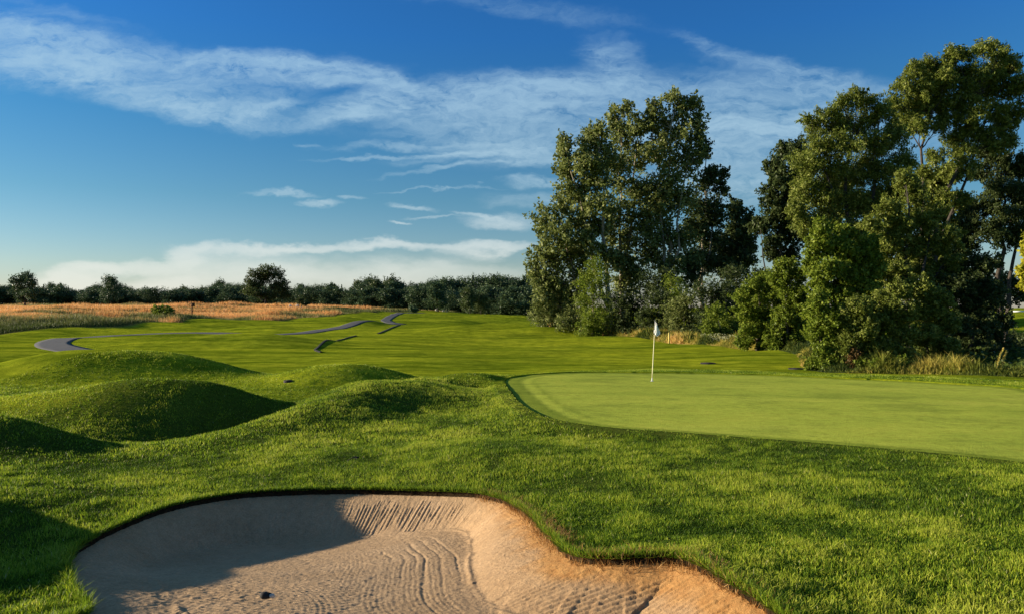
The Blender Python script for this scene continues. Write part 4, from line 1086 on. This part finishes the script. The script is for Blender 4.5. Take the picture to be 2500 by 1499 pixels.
# ------------------------------------------------------------------ sky, sun, camera
SUN_EL, SUN_AZ = math.radians(13.0), math.radians(-84)        # azimuth from +Y, negative to the left
def build_world():
    w = bpy.data.worlds.new('World'); bpy.context.scene.world = w; w.use_nodes = True
    nt = w.node_tree; nt.nodes.clear(); L = nt.links.new
    out = N(nt, 'ShaderNodeOutputWorld'); bg = N(nt, 'ShaderNodeBackground'); L(bg.outputs[0], out.inputs[0])
    sky = N(nt, 'ShaderNodeTexSky'); sky.sky_type = 'NISHITA'; sky.sun_disc = False
    sky.sun_elevation = SUN_EL; sky.sun_rotation = SUN_AZ
    sky.air_density = SKY[0]; sky.dust_density = SKY[1]; sky.ozone_density = SKY[2]
    bg.inputs['Strength'].default_value = SKYS
    tc = N(nt, 'ShaderNodeTexCoord'); sep = N(nt, 'ShaderNodeSeparateXYZ'); L(tc.outputs['Generated'], sep.inputs[0])
    yy = math_(nt, 'MAXIMUM', sep.outputs[1], .02)
    u = math_(nt, 'DIVIDE', sep.outputs[0], yy); v = math_(nt, 'DIVIDE', sep.outputs[2], yy)
    cb = N(nt, 'ShaderNodeCombineXYZ'); L(u, cb.inputs[0]); L(v, cb.inputs[1]); uv = cb.outputs[0]
    def vnode(op, a, b_):
        m = N(nt, 'ShaderNodeVectorMath', operation=op)
        for s, q in zip(m.inputs, (a, b_)):
            if q is None: continue
            if isinstance(q, tuple): s.default_value = q
            else: L(q, s)
        return m
    def nz(scale, detail, rough, vec, dist=0):
        n_ = N(nt, 'ShaderNodeTexNoise'); n_.inputs['Scale'].default_value = scale; n_.inputs['Detail'].default_value = detail
        n_.inputs['Roughness'].default_value = rough; n_.inputs['Distortion'].default_value = dist; L(vec, n_.inputs['Vector']); return n_
    def mapped(loc, rot, scl, vec, typ='POINT'):
        m = N(nt, 'ShaderNodeMapping', vector_type=typ); m.inputs['Location'].default_value = loc
        m.inputs['Rotation'].default_value = (0, 0, rot); m.inputs['Scale'].default_value = scl; L(vec, m.inputs['Vector']); return m.outputs[0]
    wn = nz(6, 5, .6, mapped((0,0,0), 0, (1, 2.2, 1), uv))
    off = vnode('MULTIPLY', vnode('SUBTRACT', wn.outputs['Color'], (.5, .5, .5)).outputs[0], (.13, .05, 0)).outputs[0]
    wn2 = nz(26, 4, .6, mapped((3,1,0), 0, (1, 2, 1), uv))
    off2 = vnode('MULTIPLY', vnode('SUBTRACT', wn2.outputs['Color'], (.5, .5, .5)).outputs[0], (.03, .016, 0)).outputs[0]
    P = vnode('ADD', vnode('ADD', uv, off).outputs[0], off2).outputs[0]
    S = [ # px, py, half length, half width, slope deg, strength
     (35,42,100,24,13,.95),(40,66,80,18,6,.8),(130,62,110,22,12,.62),(215,62,90,14,8,.6),(290,66,110,15,4,.95),(355,74,80,10,8,.8),(405,82,55,7,16,.5),
     (130,92,130,18,13,.75),(215,112,95,13,5,.7),(275,106,40,7,-14,.75),(250,92,90,20,6,.45),
     (345,112,70,10,-8,.6),(372,101,55,17,-22,.85),(440,98,90,20,-7,.8),(520,92,90,18,-4,.75),(600,95,100,22,0,.55),(470,118,120,22,-3,.42),
     (540,130,130,36,-3,.62),(430,142,110,5,-2,.5),(400,155,85,2.5,-3,.6),(500,151,100,8,-5,.85),(545,160,80,8,-5,.6),(465,167,80,3,-5,.6),
     (540,182,42,6,-4,.9),(530,200,50,8,0,.3),(440,190,55,1.6,0,.6),(283,192,34,3.6,3,.85),(318,202,24,4,2,.75),(352,196,16,2.8,0,.5),(308,142,16,3,4,.35),
     (408,206,22,3.2,9,.75),(390,223,13,1.8,0,.8),(427,217,32,1.8,-2,.5),(478,214,30,3,4,.8),(505,221,48,8,1,.95),
     (500,249,42,6,-3,1.0),(470,252,40,8,0,.7),(410,248,60,5,2,.8),(330,248,80,5,-1,.95),(240,250,75,6,0,.95),(182,256,22,10,0,.9),(235,272,100,20,0,.8),(170,280,40,14,0,.8),
     (85,272,42,11,-6,.95),(130,264,50,7,-2,.85),(60,285,38,12,0,.9),(110,290,90,14,0,.85),(350,275,110,18,0,.55),(440,275,110,14,0,.5),
     (615,60,42,22,28,.62),(640,85,90,16,6,.45),(700,44,34,7,20,.4),(720,80,90,14,4,.35),(775,64,70,10,8,.5),(820,82,80,16,6,.55),(760,100,110,20,-4,.5),
     (735,112,45,9,4,-.3),(740,122,110,18,-4,.65),(790,128,70,12,-8,.6),(755,155,130,28,-5,.55),(740,186,110,16,0,.7),(690,130,120,40,0,.42),
     (520,8,150,9,8,.22),(60,14,90,8,14,.2),(900,130,150,40,0,.3)]
    acc = None
    for px, py, hl, hw, an, st in S:
        a = mapped(((px-CX)/F, (CY-py)/F, 0), -math.radians(an), (hl/F*1.35, hw/F*1.45, 1), P, 'TEXTURE')
        ln = N(nt, 'ShaderNodeVectorMath', operation='LENGTH'); L(a, ln.inputs[0])
        mr = N(nt, 'ShaderNodeMapRange', interpolation_type='SMOOTHERSTEP'); L(ln.outputs['Value'], mr.inputs[0])
        mr.inputs[1].default_value = 1; mr.inputs[2].default_value = .05; mr.inputs[3].default_value = 0; mr.inputs[4].default_value = st
        acc = mr.outputs[0] if acc is None else math_(nt, 'ADD', acc, mr.outputs[0])
    streak = nz(1, 8, .62, mapped((0,0,0), math.radians(7), (8, 46, 1), P), .25).outputs['Fac']
    rip = nz(1, 6, .68, mapped((5,2,0), math.radians(20), (40, 85, 1), P), .3).outputs['Fac']
    tex = math_(nt, 'ADD', math_(nt, 'MULTIPLY', streak, .52), math_(nt, 'MULTIPLY', rip, .48))
    tr = N(nt, 'ShaderNodeMapRange'); L(tex, tr.inputs[0]); tr.inputs[1].default_value = .36; tr.inputs[2].default_value = .66; tr.inputs[3].default_value = .10; tr.inputs[4].default_value = 1.25; tr.clamp = True
    low = N(nt, 'ShaderNodeMapRange'); L(v, low.inputs[0]); low.inputs[1].default_value = .16; low.inputs[2].default_value = .06; low.clamp = True
    tt = math_(nt, 'ADD', math_(nt, 'MULTIPLY', tr.outputs[0], math_(nt, 'SUBTRACT', 1, math_(nt, 'MULTIPLY', low.outputs[0], .75))), math_(nt, 'MULTIPLY', low.outputs[0], .72))
    d = math_(nt, 'MULTIPLY', math_(nt, 'MINIMUM', math_(nt, 'MAXIMUM', acc, 0), 1.25), tt)
    d = math_(nt, 'SUBTRACT', 1, math_(nt, 'POWER', math.e, math_(nt, 'MULTIPLY', d, -1.35)))
    d = math_(nt, 'MULTIPLY', d, .86, clamp=True)
    d = math_(nt, 'MULTIPLY', d, math_(nt, 'GREATER_THAN', sep.outputs[1], .05))
    # grade the sky: deeper and cleaner blue aloft, pale aqua towards the horizon; zenith brightened as added shadow fill
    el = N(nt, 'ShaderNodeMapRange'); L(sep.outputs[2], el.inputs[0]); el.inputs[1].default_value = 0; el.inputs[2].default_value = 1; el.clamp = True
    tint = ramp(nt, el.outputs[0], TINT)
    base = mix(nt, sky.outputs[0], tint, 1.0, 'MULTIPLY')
    cc = ramp(nt, el.outputs[0], CLOUDC)
    cs = N(nt, 'ShaderNodeVectorMath', operation='SCALE'); L(cc, cs.inputs[0]); cs.inputs['Scale'].default_value = CLOUDS
    c = mix(nt, base, cs.outputs[0], d)
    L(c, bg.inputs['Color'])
SKY = (1.0, .3, 2.0); SKYS = .05
TINT = [(0, (.92, 1.0, 1.4)), (.05, (.84, 1.0, 1.25)), (.14, (.5, .88, 1.12)), (.24, (.30, .83, 1.22)), (.34, (.22, .80, 1.48)), (.42, (.22, .80, 1.5)), (.62, (1.2, 1.5, 1.7))]  # last stop lifts the unseen zenith, added to fill the shadows
CLOUDC = [(0, (.86, .84, .74)), (.055, (.80, .82, .76)), (.16, (.46, .64, .74)), (.4, (.32, .54, .74)), (.8, (.6, .7, .8))]; CLOUDS = 10.4

def build_light():
    d = bpy.data.lights.new('sun', 'SUN'); d.energy = 5.0; d.angle = math.radians(.55); d.color = (1, .86, .66)
    o = bpy.data.objects.new('sun', d); col.objects.link(o)
    v = Vector((math.sin(SUN_AZ)*math.cos(SUN_EL), math.cos(SUN_AZ)*math.cos(SUN_EL), math.sin(SUN_EL)))
    o.rotation_euler = v.to_track_quat('Z', 'Y').to_euler()
    c = bpy.data.cameras.new('camera'); c.sensor_width = 36; c.lens = 36*F/1024; c.clip_end = 5000; c.clip_start = .05
    co = bpy.data.objects.new('camera', c); col.objects.link(co); co.rotation_euler = (math.pi/2, 0, 0)
    bpy.context.scene.camera = co

DENS = 1.0
TEST = ''
build_ground(); build_green(); sand = build_sand(); build_paths()
if 'n' not in TEST:
    build_rough(); build_dry_rim(); build_meadow(); build_weeds(); build_undergrowth()
    build_poplars(); build_right_trees(); build_far_trees()
build_flag(); build_props(sand)
build_world(); build_light()
s = bpy.context.scene
s.view_settings.view_transform = 'Standard'; s.view_settings.look = 'None'; s.view_settings.gamma = 1; s.view_settings.exposure = 1.05
s.cycles.max_bounces = 6; s.cycles.diffuse_bounces = 3; s.cycles.transmission_bounces = 4; s.cycles.transparent_max_bounces = 4
